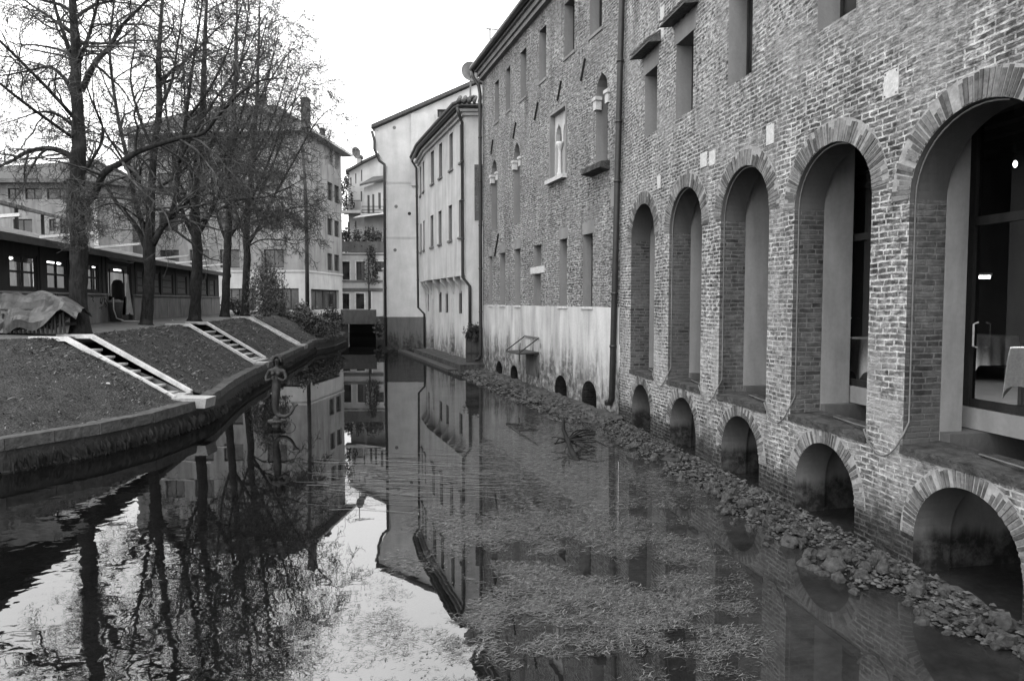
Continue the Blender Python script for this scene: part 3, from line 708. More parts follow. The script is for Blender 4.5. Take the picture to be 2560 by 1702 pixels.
def chair(s0, d0, ang, label):
    fl = 1.75; p = NF.P(s0, d0, fl); f = Frame(p.x, p.y, AN + ang); t = thing('dining_chair', label, 'chair', p, AN + ang, 'dining chairs behind the arches')
    MB().box(f, -.2, .2, -.2, .2, fl + .43, fl + .46).build('seat', 'wood_frame', t)
    for a in (-.18, .18):
        for b in (-.18, .18): MB().box(f, a - .018, a + .018, b - .018, b + .018, fl + .002, fl + (.92 if b > 0 else .429)).build('leg', 'wood_dark', t)
    m = MB()
    for z in (.58, .72, .86): m.box(f, -.158, .158, .17, .19, fl + z, fl + z + .06)
    m.build('backrest', 'wood_dark', t)
chair(q + .6, 3.45, 0, 'dark wooden chair pushed up to the far side of the big white table')
chair(NF.px(2440, 860, 4.4)[0] + .1, 3.7, math.pi, 'dark wooden chair before the dim table farther back in the room')

# ================================================================== FAR BRICK FRONT
u = (735 - CX) / FPX * math.cos(PITCH); dv = Vector((u, 1, 0)).normalized()
AF = math.atan2(-dv.y, -dv.x); jp = NF.P(JOINT, 0, 0)
FF = Frame(jp.x, jp.y, AF)
SE = FF.sx(1207)
B = thing('brick_house', 'long weathered brick house with gothic windows and a plastered foot', 'building', jp, AF)
ZL = 2.93; ETOP = FF.px(1210, 198)[1]
def R4(xl, xr, yt, yb): 
    s0, z1 = FF.px(xl, yt); z0 = FF.px(xl, yb)[1]; return (s0, FF.sx(xr), z0, z1)
upper = [R4(*q) for q in ((1237, 1247.5, 214, 310), (1265, 1276, 179, 281), (1301, 1315, 134, 252), (1348, 1364, 78, 208), (1411, 1433, 13, 142), (1475, 1500, -75, 92))]
zt_ = sum(q[3] for q in upper) / 6; zb_ = sum(q[2] for q in upper) / 6
upper = [(a, b, zb_ + (c - zb_) * .5, zt_ + (d - zt_) * .5) for a, b, c, d in upper]
lower = [R4(*q) for q in ((1223, 1231, 642, 760), (1250, 1263, 634, 760), (1287, 1301, 624, 762), (1399, 1417, 600, 764), (1457.5, 1481, 588, 766))]
lower = [(a, b, ZL + .02, d) for a, b, c, d in lower]
q4a = R4(1334, 1353, 615, 667); q4b = R4(1334, 1352, 686, 764); q4b = (q4b[0], q4b[1], ZL + .02, q4b[3])
arcs = []
for xl, xr, yc, yi, yb in ((1229, 1243, 397, 447, 578), (1284, 1300, 355, 412, 562), (1487, 1516, 182, 260, 415)):
    s0, s1 = FF.sx(xl), FF.sx(xr); zc = FF.px((xl + xr) / 2, yc)[1]; zi = FF.px(xl, yi)[1]; zb = FF.px(xl, yb)[1]; arcs.append((s0, s1, zb, zi, zc))
bs0, bs1 = FF.sx(1376), FF.sx(1413); bz1 = FF.px(1394, 280)[1]; bz0 = FF.px(1376, 452)[1]; bzc = FF.px(1394, 360)[1]
m = MB()
hol = [rect(*q) for q in upper + lower + [q4a, q4b]] + [ogive(s0, s1, zb, zi, zc - zi) for s0, s1, zb, zi, zc in arcs] + [rect(bs0, bs1, bz0, bz1)]
m.panel(FF, [(SE, ZL), (0.0, ZL), (0.0, ETOP), (SE, ETOP)], hol[:len(upper) + len(lower) + 2], 0, .30, 1) if False else None
m.panel(FF, [(SE, ZL), (0.0, ZL), (0.0, ETOP), (SE, ETOP)], hol, 0, .52, 1)
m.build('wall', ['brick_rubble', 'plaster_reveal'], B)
# lower plastered wall with drain arches
bars = []
for xl, xr, yc, yb in ((1241, 1256.5, 902, 934), (1277, 1295.5, 913, 946), (1389, 1419, 938, 988), (1457, 1494, 952, 1013)):
    s0, s1 = FF.sx(xl), FF.sx(xr); zc = FF.px((xl + xr) / 2, yc)[1]; bars.append((s0, s1, zc))
m = MB(); m.panel(FF, [(SE, -.4), (0.0, -.4), (0.0, ZL), (SE, ZL)], [arch(a, b, -.2, zc - (b - a) * .42, (b - a) * .42, 12) for a, b, zc in bars], -.012, .5, 1)
m.box(FF, SE, 0, -.012, 0, ZL, ZL + .012)
m.build('plaster_foot', ['plaster_far_lower', 'brick_jamb'], B)
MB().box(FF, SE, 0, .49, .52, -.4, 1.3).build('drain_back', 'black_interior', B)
for a, b, c, d in upper: window(B, FF, a, b, c, d, .29, .07, 'wood_dark')
for a, b, c, d in upper:
    MB().box(FF, a - .05, b + .05, -.03, .05, c - .09, c - .004).build('sill', 'plaster_reveal', B)
for i, (a, b, c, d) in enumerate(lower + [q4a, q4b]):
    # blind openings walled up and plastered, the last two glazed
    if i in (3, 4): window(B, FF, a, b, c, d, .27, .06, 'wood_dark')
    else: MB().box(FF, a, b, .26, .4, c, d).build('blind_panel', 'plaster_reveal', B)
    if i < 5:
        MB().box(FF, a - .08, b + .08, -.05, .06, c - .07, c - .003).build('sill', 'stone_pale', B)
        MB().box(FF, a - .05, b + .1, -.008, .03, d + .004, d + .34).build('lintel', 'plaster_reveal', B)
MB().box(FF, q4a[0] - .3, q4a[1] + .35, -.02, .05, q4b[3] + .02, q4a[2] - .02).build('lintel', 'stone_pale', B)
for i, (s0, s1, zb, zi, zc) in enumerate(arcs):
    w_ = s1 - s0
    m = MB(); m.panel(FF, ogive(s0, s1, zb, zi, zc - zi), (), (.3, .24, .34)[i]); m.build('blind_panel', ('black_interior', 'plaster_reveal', 'black_interior')[i], B)
    if i == 2:
        MB().box(FF, s1 - .12, s1 + .0, .22, .335, zb + .02, zi - .02).build('dark_slit', 'black_interior', B)  # black strip draws the opening's dark right slit
    for e in (s0, s1):
        m = MB(); m.box(FF, e - .09, e + .1, -.05, .12, zi - .2, zi + .05); m.box(FF, e - .13, e + .14, -.08, .12, zi + .05, zi + .14)
        m.build('impost', 'stone_pale', B)
s0, s1, zb, zi, zc = arcs[2]
MB().hexa([FF.P(s0 - .35, -.3, zb - .22), FF.P(s1 + .2, -.3, zb - .22), FF.P(s1 + .15, .05, zb - .28), FF.P(s0 - .3, .05, zb - .28), FF.P(s0 - .3, -.26, zb - .06), FF.P(s1 + .17, -.26, zb - .06), FF.P(s1 + .15, .05, zb - .01), FF.P(s0 - .3, .05, zb - .01)]).build('sill', 'rubble_strip', B)
# two-light gothic window with a slender column
bm_ = (bs0 + bs1) / 2; q = (bs1 - bs0)
m = MB(); l1 = ogive(bs0 + .06, bm_ - .05, bz0, bzc, (bz1 - bzc) * .72); l2 = ogive(bm_ + .05, bs1 - .06, bz0, bzc, (bz1 - bzc) * .72)
m.panel(FF, rect(bs0, bs1, bz0, bz1), [l1[:2] + l1[2:], l2], .14, .16)
m.build('tracery', 'plaster_corbel', B)
MB().box(FF, bs0, bs1, .40, .44, bz0, bz1).build('blind_panel', 'brick_jamb', B)
for pz in ((bm_,)):
    c = FF.P(pz, .06, 0)
    MB().lathe((c.x, c.y, 0), [(.1, bz0 + .02), (.1, bz0 + .1), (.065, bz0 + .16), (.055, bzc - .3), (.06, bzc - .26), (.05, bzc - .24), (.07, bzc - .18), (.12, bzc - .03), (.12, bzc + .05)], 10).build('column', 'stone_pale', B, True)
m = MB(); m.box(FF, bs0 - .09, bs0 - .003, -.03, .06, bz0, bz1 + .09).box(FF, bs1 + .003, bs1 + .09, -.03, .06, bz0, bz1 + .09).box(FF, bs0 - .003, bs1 + .003, -.03, .06, bz1 + .003, bz1 + .09); m.build('window_surround', 'plaster_reveal', B)
MB().box(FF, bs0 - .16, bs1 + .1, -.16, .1, bz0 - .13, bz0 - .005).build('sill', 'stone_pale', B)
for (x0, y0, x1, y1) in ((1464.5, 147, 1454, 203), (1404.5, 203, 1395.5, 252), (1346, 257, 1338, 301), (1291, 306, 1284.5, 346), (1233.5, 350, 1229, 386), (1247.5, 585, 1238, 640)):
    a = FF.px(x0, y0); b = FF.px(x1, y1); MB().tube([FF.P(a[0], -.03, a[1]), FF.P(b[0], -.03, b[1])], .035, 5).build('anchor_bar', 'iron', B)
MB().box(FF, -.62, -.28, -.006, .2, 5.55, 6.05).build('lintel', 'plaster_reveal', B)
MB().box(FF, -.30, -.22, -.008, .2, 3.0, 5.5).build('wall_edge', 'brick_jamb', B)
# cornice, gutter, roof
m = MB(); m.box(FF, SE, 0, -.16, .02, ETOP + .003, ETOP + .16).box(FF, SE - .04, 0, -.24, .02, ETOP + .163, ETOP + .34).box(FF, SE - .06, 0, -.34, .02, ETOP + .343, ETOP + .46); m.build('cornice', 'plaster_reveal', B)
m = MB(); zg = ETOP + .52; m.tube([FF.P(SE - .12, -.44, zg), FF.P(0, -.44, zg)], .12, 8)
m.build('gutter', 'dark_metal', B, True)
m = MB(); m.hexa([FF.P(SE - .1, -.38, zg + .02), FF.P(0, -.38, zg + .02), FF.P(0, 6, zg + 2.6), FF.P(SE - .3, 6, zg + 2.6), FF.P(SE - .1, -.38, zg + .16), FF.P(0, -.38, zg + .16), FF.P(0, 6, zg + 2.75), FF.P(SE - .3, 6, zg + 2.75)]); m.build('roof', 'tile_roof', B)
m = MB(); endf = Frame(*FF.P(SE, 0, 0).xy, AF + math.pi / 2 * 0)
m.add([FF.P(SE, .001, -.4), FF.P(SE, 6, -.4), FF.P(SE, 6, zg + 2.6), FF.P(SE, .001, ETOP)], [(0, 1, 2, 3)]); m.build('end_wall', 'plaster_tower', B)
pipe(B, [FF.P(SE - .02, -.44, zg - .12), FF.P(SE + .0, -.4, zg - .4), FF.P(SE + .12, -.2, zg - .75), FF.P(SE + .14, -.14, zg - 1.1), FF.P(SE + .16, -.14, .75), FF.P(SE + .1, -.2, .55), FF.P(SE - .05, -.3, .5)], .075)
# little iron awning over a drain, hung on the plaster foot
sA, zA = FF.px(1349, 845); sB = FF.px(1316, 845)[0]
aw = thing('hoist_tray', 'small rusty iron tray folded out from the plastered foot of the brick house', 'tray', FF.P(sA, 0, zA), AF)
m = MB(); zz = zA; a, b = sB - .1, sA
m.hexa([FF.P(a, -.75, zz - .56), FF.P(b, -.75, zz - .56), FF.P(b, -.02, zz - .52), FF.P(a, -.02, zz - .52), FF.P(a, -.75, zz - .52), FF.P(b, -.75, zz - .52), FF.P(b, -.02, zz - .48), FF.P(a, -.02, zz - .48)]); m.build('tray', 'wood_frame', aw)
for e in (a + .02, b - .02): MB().tube([FF.P(e, -.73, zz - .5), FF.P(e, -.03, zz)], .022, 5).build('stay', 'iron', aw)
MB().box(FF, a, b, -.06, -.014, zz - .03, zz + .03).build('rail', 'panel_grey', aw)
MB().tube([FF.P((a + b) / 2, -.45, zz - .2), FF.P((a + b) / 2 - .02, -.48, zz - .85)], .018, 5).build('hook', 'iron', aw)
# drop gate below it
MB().box(FF, sB + .05, sA + .02, -.045, -.014, .5, zz - .62).build('sluice_board', 'render_grey', B)

# ================================================================== PLASTER HOUSE WITH CORBELS
c0 = on_y(1163, HOR, 33.3); d0 = Vector((-.328, 1, 0)).normalized()
AG = math.atan2(-d0.y, -d0.x); GF = Frame(c0.x, c0.y, AG)
GE = GF.sx(1066); e1 = GF.P(GE, 0, 0); e2 = on_y(1049, HOR, 45.6); d1 = Vector((e2.x - e1.x, e2.y - e1.y, 0)).normalized()
GF2 = Frame(e1.x, e1.y, math.atan2(-d1.y, -d1.x)); GE2 = -(Vector((e2.x, e2.y, 0)) - Vector((e1.x, e1.y, 0))).length
G = thing('plaster_house', 'pale plastered house jettied on a row of curved corbels', 'building', c0 * 1.0, AG)
G.location.z = 0; ROOTM[G.name] = Matrix.Translation(Vector((c0.x, c0.y, 0))) @ Matrix.Rotation(AG, 4, 'Z')
def z5(x, y): return (640 + x / 2.307, 200 + y / 2.307)
GT = GF.px(*z5(1205, 205))[1]; GJ = GF.px(*z5(1190, 1128))[1]
def R5(fr, x0, x1, y0, y1, d=0):
    a = z5(x0, y0); b = z5(x1, y1); s0, z1 = fr.px(*a, d); z0 = fr.px(a[0], b[1], d)[1]; return [s0, fr.px(b[0], a[1], d)[0], z0, z1]
rowT = [R5(GF, 1008, 1026, 405, 590), R5(GF, 1055, 1073, 370, 570), R5(GF, 1115, 1135, 325, 530), R5(GF, 1175, 1197, 278, 490)]
rowS = [R5(GF, 1006, 1023, 778, 960), R5(GF, 1052, 1070, 757, 945), R5(GF, 1110, 1130, 733, 930), R5(GF, 1170, 1190, 705, 915)]
for row in (rowT, rowS):
    a = sum(q[2] for q in row) / 4; b = sum(q[3] for q in row) / 4
    for q in row: q[2], q[3] = a, b
rT, rS = rowT[0], rowS[0]
L2 = -GE2; far = [[-L2 * .28 - .4, -L2 * .28 + .4], [-L2 * .72 - .4, -L2 * .72 + .4]]
SET = .38
def gpan(fr, s0, s1, rows, name='wall'):
    m = MB(); hs = [rect(*q) for q in rows]; m.panel(fr, [(s0, GJ), (s1, GJ), (s1, GT), (s0, GT)], hs, 0, .2, 1); return m
m = gpan(GF, GE, 0, rowT + rowS)
rows2 = [f + rT[2:] for f in far] + [f + rS[2:] for f in far]
m2 = gpan(GF2, GE2, 0, rows2); m.v, m.f, m.m = (m.v + m2.v, m.f + [tuple(i + len(m.v) for i in f) for f in m2.f], m.m + m2.m)
# underside of the jetty
m.cur = 0
m.quad(GF.P(GE, 0, GJ), GF.P(0, 0, GJ), GF.P(0, SET, GJ), GF.P(GE, SET, GJ)).quad(GF2.P(GE2, 0, GJ), GF2.P(0, 0, GJ), GF2.P(0, SET, GJ), GF2.P(GE2, SET, GJ))
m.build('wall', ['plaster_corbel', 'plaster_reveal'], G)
for fr, rows in ((GF, rowT + rowS), (GF2, rows2)):
    for a, b, c, d in rows:
        window(G, fr, a, b, c, d, .1, .07, 'shutter_grey', 'shutter_grey', 1)
        MB().box(fr, a - .08, b + .08, -.08, .04, c - .1, c - .003).build('sill', 'panel_grey', G)
lw = [R5(GF, 1055, 1070, 1225, 1340, SET), R5(GF, 1093, 1108, 1222, 1342, SET), R5(GF, 1170, 1188, 1215, 1345, SET)]
za = sum(q[2] for q in lw) / 3; zb = sum(q[3] for q in lw) / 3
for q in lw: q[2], q[3] = za, zb
m = MB(); m.panel(GF, [(GE, -.4), (0, -.4), (0, GJ), (GE, GJ)], [rect(*q) for q in lw], SET, .2, 1)
lw2 = [[-L2 * .6 - .3, -L2 * .6 + .3, za, zb]]
m2 = MB(); m2.panel(GF2, [(GE2, -.4), (.12, -.4), (.12, GJ), (GE2, GJ)], [rect(*q) for q in lw2], SET, .2, 1)
m.v, m.f, m.m = (m.v + m2.v, m.f + [tuple(i + len(m.v) for i in f) for f in m2.f], m.m + m2.m)
m.build('lower_wall', ['plaster_corbel', 'plaster_reveal'], G)
for fr, rows in ((GF, lw), (GF2, lw2)):
    for a, b, c, d in rows: window(G, fr, a, b, c, d, SET + .08, .06, 'wood_frame', 'glass_dark', 1)
def corbel(fr, s):
    m = MB(); w_ = .085; pr = [(SET + .02, GJ - .8), (SET - .05, GJ - .8), (SET - .08, GJ - .66), (SET - .14, GJ - .46), (SET - .28, GJ - .27), (SET - .36, GJ - .18), (SET - .38, GJ - .006), (SET + .02, GJ - .006)]
    k = len(pr); vs = [fr.P(s - w_, d, z) for d, z in pr] + [fr.P(s + w_, d, z) for d, z in pr]
    m.add(vs, [tuple(range(k)), tuple(range(2 * k - 1, k - 1, -1))] + [(i, k + i, k + (i + 1) % k, (i + 1) % k) for i in range(k)]); m.build('corbel', 'plaster_white', G)
for x in (1020, 1062, 1100, 1137, 1180): corbel(GF, GF.sx(z5(x, 0)[0]))
for f in (-L2 * .15, -L2 * .5, -L2 * .85): corbel(GF2, f)
for x, wd in ((1020, .2), (1137, .24)):
    s = GF.sx(z5(x, 0)[0], SET); MB().hexa([GF.P(s - wd, SET - .2, -.4), GF.P(s + wd, SET - .2, -.4), GF.P(s + wd, SET + .02, -.4), GF.P(s - wd, SET + .02, -.4), GF.P(s - wd, SET - .06, GJ - 1.06), GF.P(s + wd, SET - .06, GJ - 1.06), GF.P(s + wd, SET + .02, GJ - 1.06), GF.P(s - wd, SET + .02, GJ - 1.06)]).build('buttress', 'plaster_far_lower', G)
# end wall facing down the canal
EF = Frame(c0.x, c0.y, 0.0)
m = MB(); m.panel(EF, [(0, -.4), (4, -.4), (4, GT), (0, GT)], (), .0); m.build('end_wall', 'plaster_corbel', G)
b0, b1 = EF.sx(640 + 1262 / 2.307), EF.sx(1215); MB().box(EF, b0, b1 + .5, -.03, .02, EF.px(1190, 551)[1], EF.px(1190, 412)[1]).build('bare_brick', 'brick_jamb', G)
# cornice, gutter, tiled roof
m = MB()
for fr, a, b in ((GF, GE, .12), (GF2, GE2, 0)): m.box(fr, a, b, -.12, .1, GT + .003, GT + .14).box(fr, a, b, -.26, .1, GT + .143, GT + .26)
m.box(EF, -.1, 4, -.13, .1, GT - .002, GT + .145).box(EF, -.22, 4, -.27, .1, GT + .147, GT + .265); m.build('cornice', 'plaster_corbel', G)
m = MB(); zg = GT + .36
m.tube([GF2.P(GE2, -.42, zg), GF2.P(0, -.42, zg), GF.P(GE, -.42, zg), GF.P(0, -.42, zg), EF.P(-.1, -.42, zg), EF.P(4, -.42, zg)], .09, 8); m.build('gutter', 'dark_metal', G, True)
m = MB(); rz = zg + .6
m.add([GF2.P(GE2, -.5, zg + .08), GF2.P(0, -.5, zg + .08), GF.P(.1, -.5, zg + .08), EF.P(4, -.5, zg + .08), EF.P(4, 3, rz), GF.P(-2.5, 3.2, rz), GF.P(GE, 3.2, rz), GF2.P(GE2, 3.2, rz)], [(0, 1, 6, 7), (1, 2, 5, 6), (2, 3, 4, 5)])
rt = m.build('roof', 'tile_roof', G)
m = MB()                                             # rows of barrel tiles along the eaves of the end
for i in range(14):
    s = -.25 + i * .24; m.tube([EF.P(s, -.56, zg + .12), EF.P(s + .0, .9, zg + .12 + 1.4 * .43)], .09, 7)
for fr, a, b in ((GF, GE, .05), (GF2, GE2, 0)):
    L = b - a; k = int(L / .24)
    for i in range(k): m.tube([fr.P(a + (i + .5) * L / k, -.56, zg + .12), fr.P(a + (i + .5) * L / k, .5, zg + .12 + .43)], .09, 6)
m.build('eaves_tiles', 'tile_roof', G, True)
pipe(G, [EF.P(-.3, -.42, zg - .08), EF.P(-.22, -.3, zg - .4), EF.P(-.1, -.12, zg - .7), EF.P(-.1, -.12, GJ - .1), EF.P(.22, -.1, GJ - .5), EF.P(.22, -.1, .3)], .07)
pipe(G, [GF2.P(GE2 + .1, -.42, zg - .08), GF2.P(GE2 + .1, -.15, zg - .5), GF2.P(GE2 + .1, -.1, GJ - 1.6), GF2.P(GE2 + .1, SET - .1, GJ - 2.0), GF2.P(GE2 + .1, SET - .1, .2)], .07)
# low stone ledge along its foot
lg = thing('stone_ledge', 'low dark stone ledge along the foot of the corbelled plaster house', 'ledge', GF.P(-3, -.6, 0), AG)
m = MB(); m.box(GF, GE, 2.0, -.75, SET, -.4, .34); m.build('ledge', 'rubble_strip', lg)
m = MB(); m.box(GF, GE - 3, 1.6, -1.2, -.76, -.4, .12); m.build('footing', 'wall_wet', lg)
# vine over the gate in the corner
m = MB()
gp = on_y(1192, 850, 32.6)
wg = thing('arched_gate', 'weathered wooden water gate in the corner beside the brick house', 'gate', (gp.x, gp.y, .3))
g_ = Frame(gp.x, gp.y, 0); m = MB(); pl = arch(-.5, .5, .35, 1.6, .35, 10); m.panel(g_, pl, (), 0).panel(g_, pl, (), .08); k = len(pl)
m.add([g_.P(a, 0, z) for a, z in pl] + [g_.P(a, .08, z) for a, z in pl], [(i, (i + 1) % k, k + (i + 1) % k, k + i) for i in range(k)]); m.build('door_leaf', 'wood_frame', wg)
m = MB()
for x in (-.25, 0, .25): m.box(g_, x - .012, x + .012, -.012, -.002, .4, 1.75)
m.box(g_, -.48, .48, -.03, -.013, .7, .8).box(g_, -.48, .48, -.03, -.013, 1.4, 1.5); m.build('batten', 'wood_dark', wg)

# ================================================================== TALL GABLED HOUSE
TY = 46.2; TF = Frame(0, TY, 0.0)
def t5(x, y): return TF.px(*z5(x, y))
poly = [t5(745, 1450), t5(960, 1450), t5(1420, 1450), t5(1420, 70), t5(1282, 22), t5(683, 285), t5(690, 395), t5(712, 435), t5(757, 490)]
poly[0] = (t5(750, 800)[0], -.4); poly[1] = (poly[1][0], -.4); poly[2] = (poly[2][0], -.4)
T = thing('gabled_house', 'tall pale rendered house with a lopsided gable and blank wall', 'building', TF.P(poly[0][0], 0, 0), 0)
wq = t5(1046, 170) + t5(1092, 215); wn = (wq[0], wq[2], wq[3], wq[1])
m = MB(); m.panel(TF, poly, [rect(*wn)], 0, .25); 
s0 = poly[0][0]; m.quad(TF.P(s0, 0, -.4), TF.P(s0, 9, -.4), TF.P(s0, 9, poly[8][1]), TF.P(s0, 0, poly[8][1]))
for i in (5, 6, 7): a, b = poly[i], poly[i + 1]; m.quad(TF.P(a[0], 0, a[1]), TF.P(a[0], 9, a[1]), TF.P(b[0], 9, b[1]), TF.P(b[0], 0, b[1]))
m.build('wall', 'plaster_tower', T)
window(T, TF, wn[0], wn[1], wn[2], wn[3], .12, .1, 'wood_frame')
zp = t5(850, 1366)[1]; sR = t5(955, 1000)[0]
MB().box(TF, s0 - .02, sR + .4, -.035, -.002, -.4, zp).build('plinth', 'render_grey', T)
MB().box(TF, s0 + .02, sR + .6, -.02, -.002, t5(850, 596)[1], t5(850, 586)[1]).build('string_or_shadow_band', 'plaster_white', T)
MB().box(TF, s0 + .02, sR + .6, -.02, -.002, t5(850, 914)[1], t5(850, 904)[1]).build('string_or_shadow_band', 'plaster_white', T)
m = MB(); e0, e1_ = t5(898, 612), t5(985, 198); m.box(TF, e0[0], e1_[0] + .5, -.12, -.002, e0[1], e1_[1]); m.build('chimney_breast', 'plaster_tower', T)
for x, y in ((808, 730), (885, 771), (802, 981), (798, 276)):
    s, z = t5(x, y); MB().lathe((0, 0, 0), [(.001, 0), (.1, 0), (.1, .02), (.001, .02)], 10)
    m = MB(); m.add([TF.P(s + .11 * math.cos(2 * math.pi * k / 12), -.01, z + .11 * math.sin(2 * math.pi * k / 12)) for k in range(12)], [tuple(range(12))]); m.build('vent', 'iron' if x == 885 else 'panel_grey', T)
a, b, c = t5(668, 283), t5(1282, 15), t5(1430, 66)
m = MB()
for p, q in ((a, b), (b, c)):
    m.hexa([TF.P(p[0], -.25, p[1]), TF.P(q[0], -.25, q[1]), TF.P(q[0], 9, q[1]), TF.P(p[0], 9, p[1]), TF.P(p[0], -.25, p[1] + .22), TF.P(q[0], -.25, q[1] + .22), TF.P(q[0], 9, q[1] + .22), TF.P(p[0], 9, p[1] + .22)])
a2, b2 = t5(772, 210), t5(925, 165); m.hexa([TF.P(a2[0], 2, a2[1] - .8), TF.P(b2[0], 2, b2[1] - .2), TF.P(b2[0], 5, b2[1] - .2), TF.P(a2[0], 5, a2[1] - .8), TF.P(a2[0], 2, a2[1]), TF.P(b2[0], 2, b2[1] + .1), TF.P(b2[0], 5, b2[1] + .1), TF.P(a2[0], 5, a2[1])])
m.build('roof', 'tile_roof', T)
q1, q2, q3 = t5(672, 300), t5(690, 400), t5(720, 470)
pipe(T, [TF.P(q1[0], -.2, q1[1]), TF.P(q1[0] + .15, -.18, q1[1] - .6), TF.P(q2[0] - .05, -.15, q2[1]), TF.P(q3[0] - .05, -.15, q3[1]), TF.P(t5(752, 490)[0] - .1, -.12, t5(752, 490)[1]), TF.P(s0 - .05, -.12, t5(752, 520)[1]), TF.P(s0 - .08, -.12, .2)], .09)
# aerials on the roofs
def aerial(px, ytop, ybase, y, label, dish=False, arms=((.9, .0), (.5, -.45))):
    p = on_y(px, ybase, y); q = on_y(px, ytop, y); t = thing('satellite_dish' if dish else 'tv_aerial', label, 'dish' if dish else 'aerial', p)
    MB().tube([p, q], .05, 6).build('mast', 'panel_grey', t)
    f = Frame(p.x, p.y, .3)
    if dish:
        m = MB(); N = 16; vs = [f.P(0, .12, q.z)]; 
        for k in range(N): a_ = 2 * math.pi * k / N; vs.append(f.P(.5 * math.cos(a_), -.1, q.z + .5 * math.sin(a_)))
        m.add(vs, [(0, 1 + k, 1 + (k + 1) % N) for k in range(N)]); m.build('reflector', 'panel_grey', t, True)
        MB().tube([f.P(0, .1, q.z - .4), f.P(0, -.55, q.z)], .02, 5).build('feed_arm', 'iron', t)
    else:
        for L, dz_ in arms:
            m = MB(); m.tube([f.P(-L * .3, 0, q.z + dz_), f.P(L, 0, q.z + dz_)], .035, 5)
            for k in range(6): s = -L * .25 + L * 1.2 * k / 5; m.tube([f.P(s, -.25, q.z + dz_ + .02), f.P(s, .25, q.z + dz_ + .02)], .01, 4)
            m.build('boom', 'iron', t)
    return t
aerial(1176, 180, 245, 38, 'pale satellite dish on a mast above the tiled roof', True)
aerial(1225, 72, 118, 45, 'thin television aerial over the gutter of the brick house', False, ((.8, -.02),))

# ================================================================== APARTMENT BLOCK ON THE LEFT
ap = on_y(767, HOR, 61.0); dA = Vector((.0944, 1, 0)).normalized()
AR = Frame(ap.x, ap.y, math.atan2(dA.y, dA.x)); AL = Frame(ap.x, ap.y, math.atan2(-dA.x, dA.y))
AE = AR.sx(857); AW = AL.sx(330)
AT = AR.px(768, 335)[1]; GZ = TOPZ + .15
H_ = thing('apartment_block', 'concrete apartment block with paired windows behind the bare trees', 'building', (ap.x, ap.y, GZ), AL.a)
ZB = AR.px(768, 677)[1]; ZG = AR.px(768, 718)[1]
def R6(fr, x0, x1, y0, y1): a = z5(x0, y0); b = z5(x1, y1); s0, z1 = fr.px(*a); return [s0, fr.px(b[0], a[1])[0], fr.px(a[0], b[1])[1], z1]
wr = []
for y0, y1 in ((375, 480), (585, 690), (795, 892), (998, 1096)): wr += [R6(AR, 412, 440, y0, y1), R6(AR, 452, 480, y0 + (25 if y0 < 400 else 12), y1 + (12 if y0 < 400 else 6))]
for i in range(0, 8, 2):
    wr[i + 1][2:] = wr[i][2:]
top_r = wr[0]
m = MB(); m.cur = 0
m.panel(AR, [(0, ZB), (AE, ZB), (AE, AT), (0, AT)], [rect(*q) for q in wr], 0, .25, 1)
wl = [];
for q in (0, 2, 4, 6):
    z0, z1 = wr[q][2:]
    for s in (-13, -10.3, -7.6, -3.7): wl.append([s, s + 1.75, z0, z1])
m.panel(AL, [(AW, ZB), (0, ZB), (0, AT), (AW, AT)], [rect(*q) for q in wl], 0, .25, 1)
m.quad(AL.P(AW, 0, GZ), AL.P(AW, AE, GZ), AL.P(AW, AE, AT), AL.P(AW, 0, AT))
m.build('wall', ['concrete_flat', 'plaster_reveal'], H_)
m = MB()
gr = [R6(AR, 318, 480, 1205, 1330)]; gr[0][2] = GZ + .05
gl_ = [[-13, -9, GZ + .05, ZG - .1], [-7.5, -4.6, GZ + .05, ZG - .1], [-3.9, -.7, GZ + .05, ZG - .1]]
m.panel(AR, [(0, GZ - .5), (AE, GZ - .5), (AE, ZB), (0, ZB)], [rect(*q) for q in gr], .02, .3); m.panel(AL, [(AW, GZ - .5), (0, GZ - .5), (0, ZB), (AW, ZB)], [rect(*q) for q in gl_], .02, .3)
m.build('ground_floor', 'concrete_pale', H_)
MB().box(AR, .0, AE + .02, -.06, .01, ZB - .1, ZB + .06).box(AL, AW, .06, -.06, .01, ZB - .1, ZB + .06).build('string_or_shadow_band', 'concrete_pale', H_)
for q in wr: window(H_, AR, *q, .15, .09, 'wood_frame')
for i in (0, 1):                                               # half-lowered roller shutters at the top
    q = wr[i]; MB().box(AR, q[0] + .03, q[1] - .03, .08, .14, q[3] - (q[3] - q[2]) * (.5 if i == 0 else .7), q[3] - .02).build('roller_shutter', 'concrete_flat', H_)
for q in wl: window(H_, AL, *q, .15, .08, 'wood_frame', 'glass_dark', 1)
for fr, rows in ((AR, gr), (AL, gl_)):
    for q in rows: window(H_, fr, *q, .28, .1, 'wood_dark', 'glass_dark', 3)
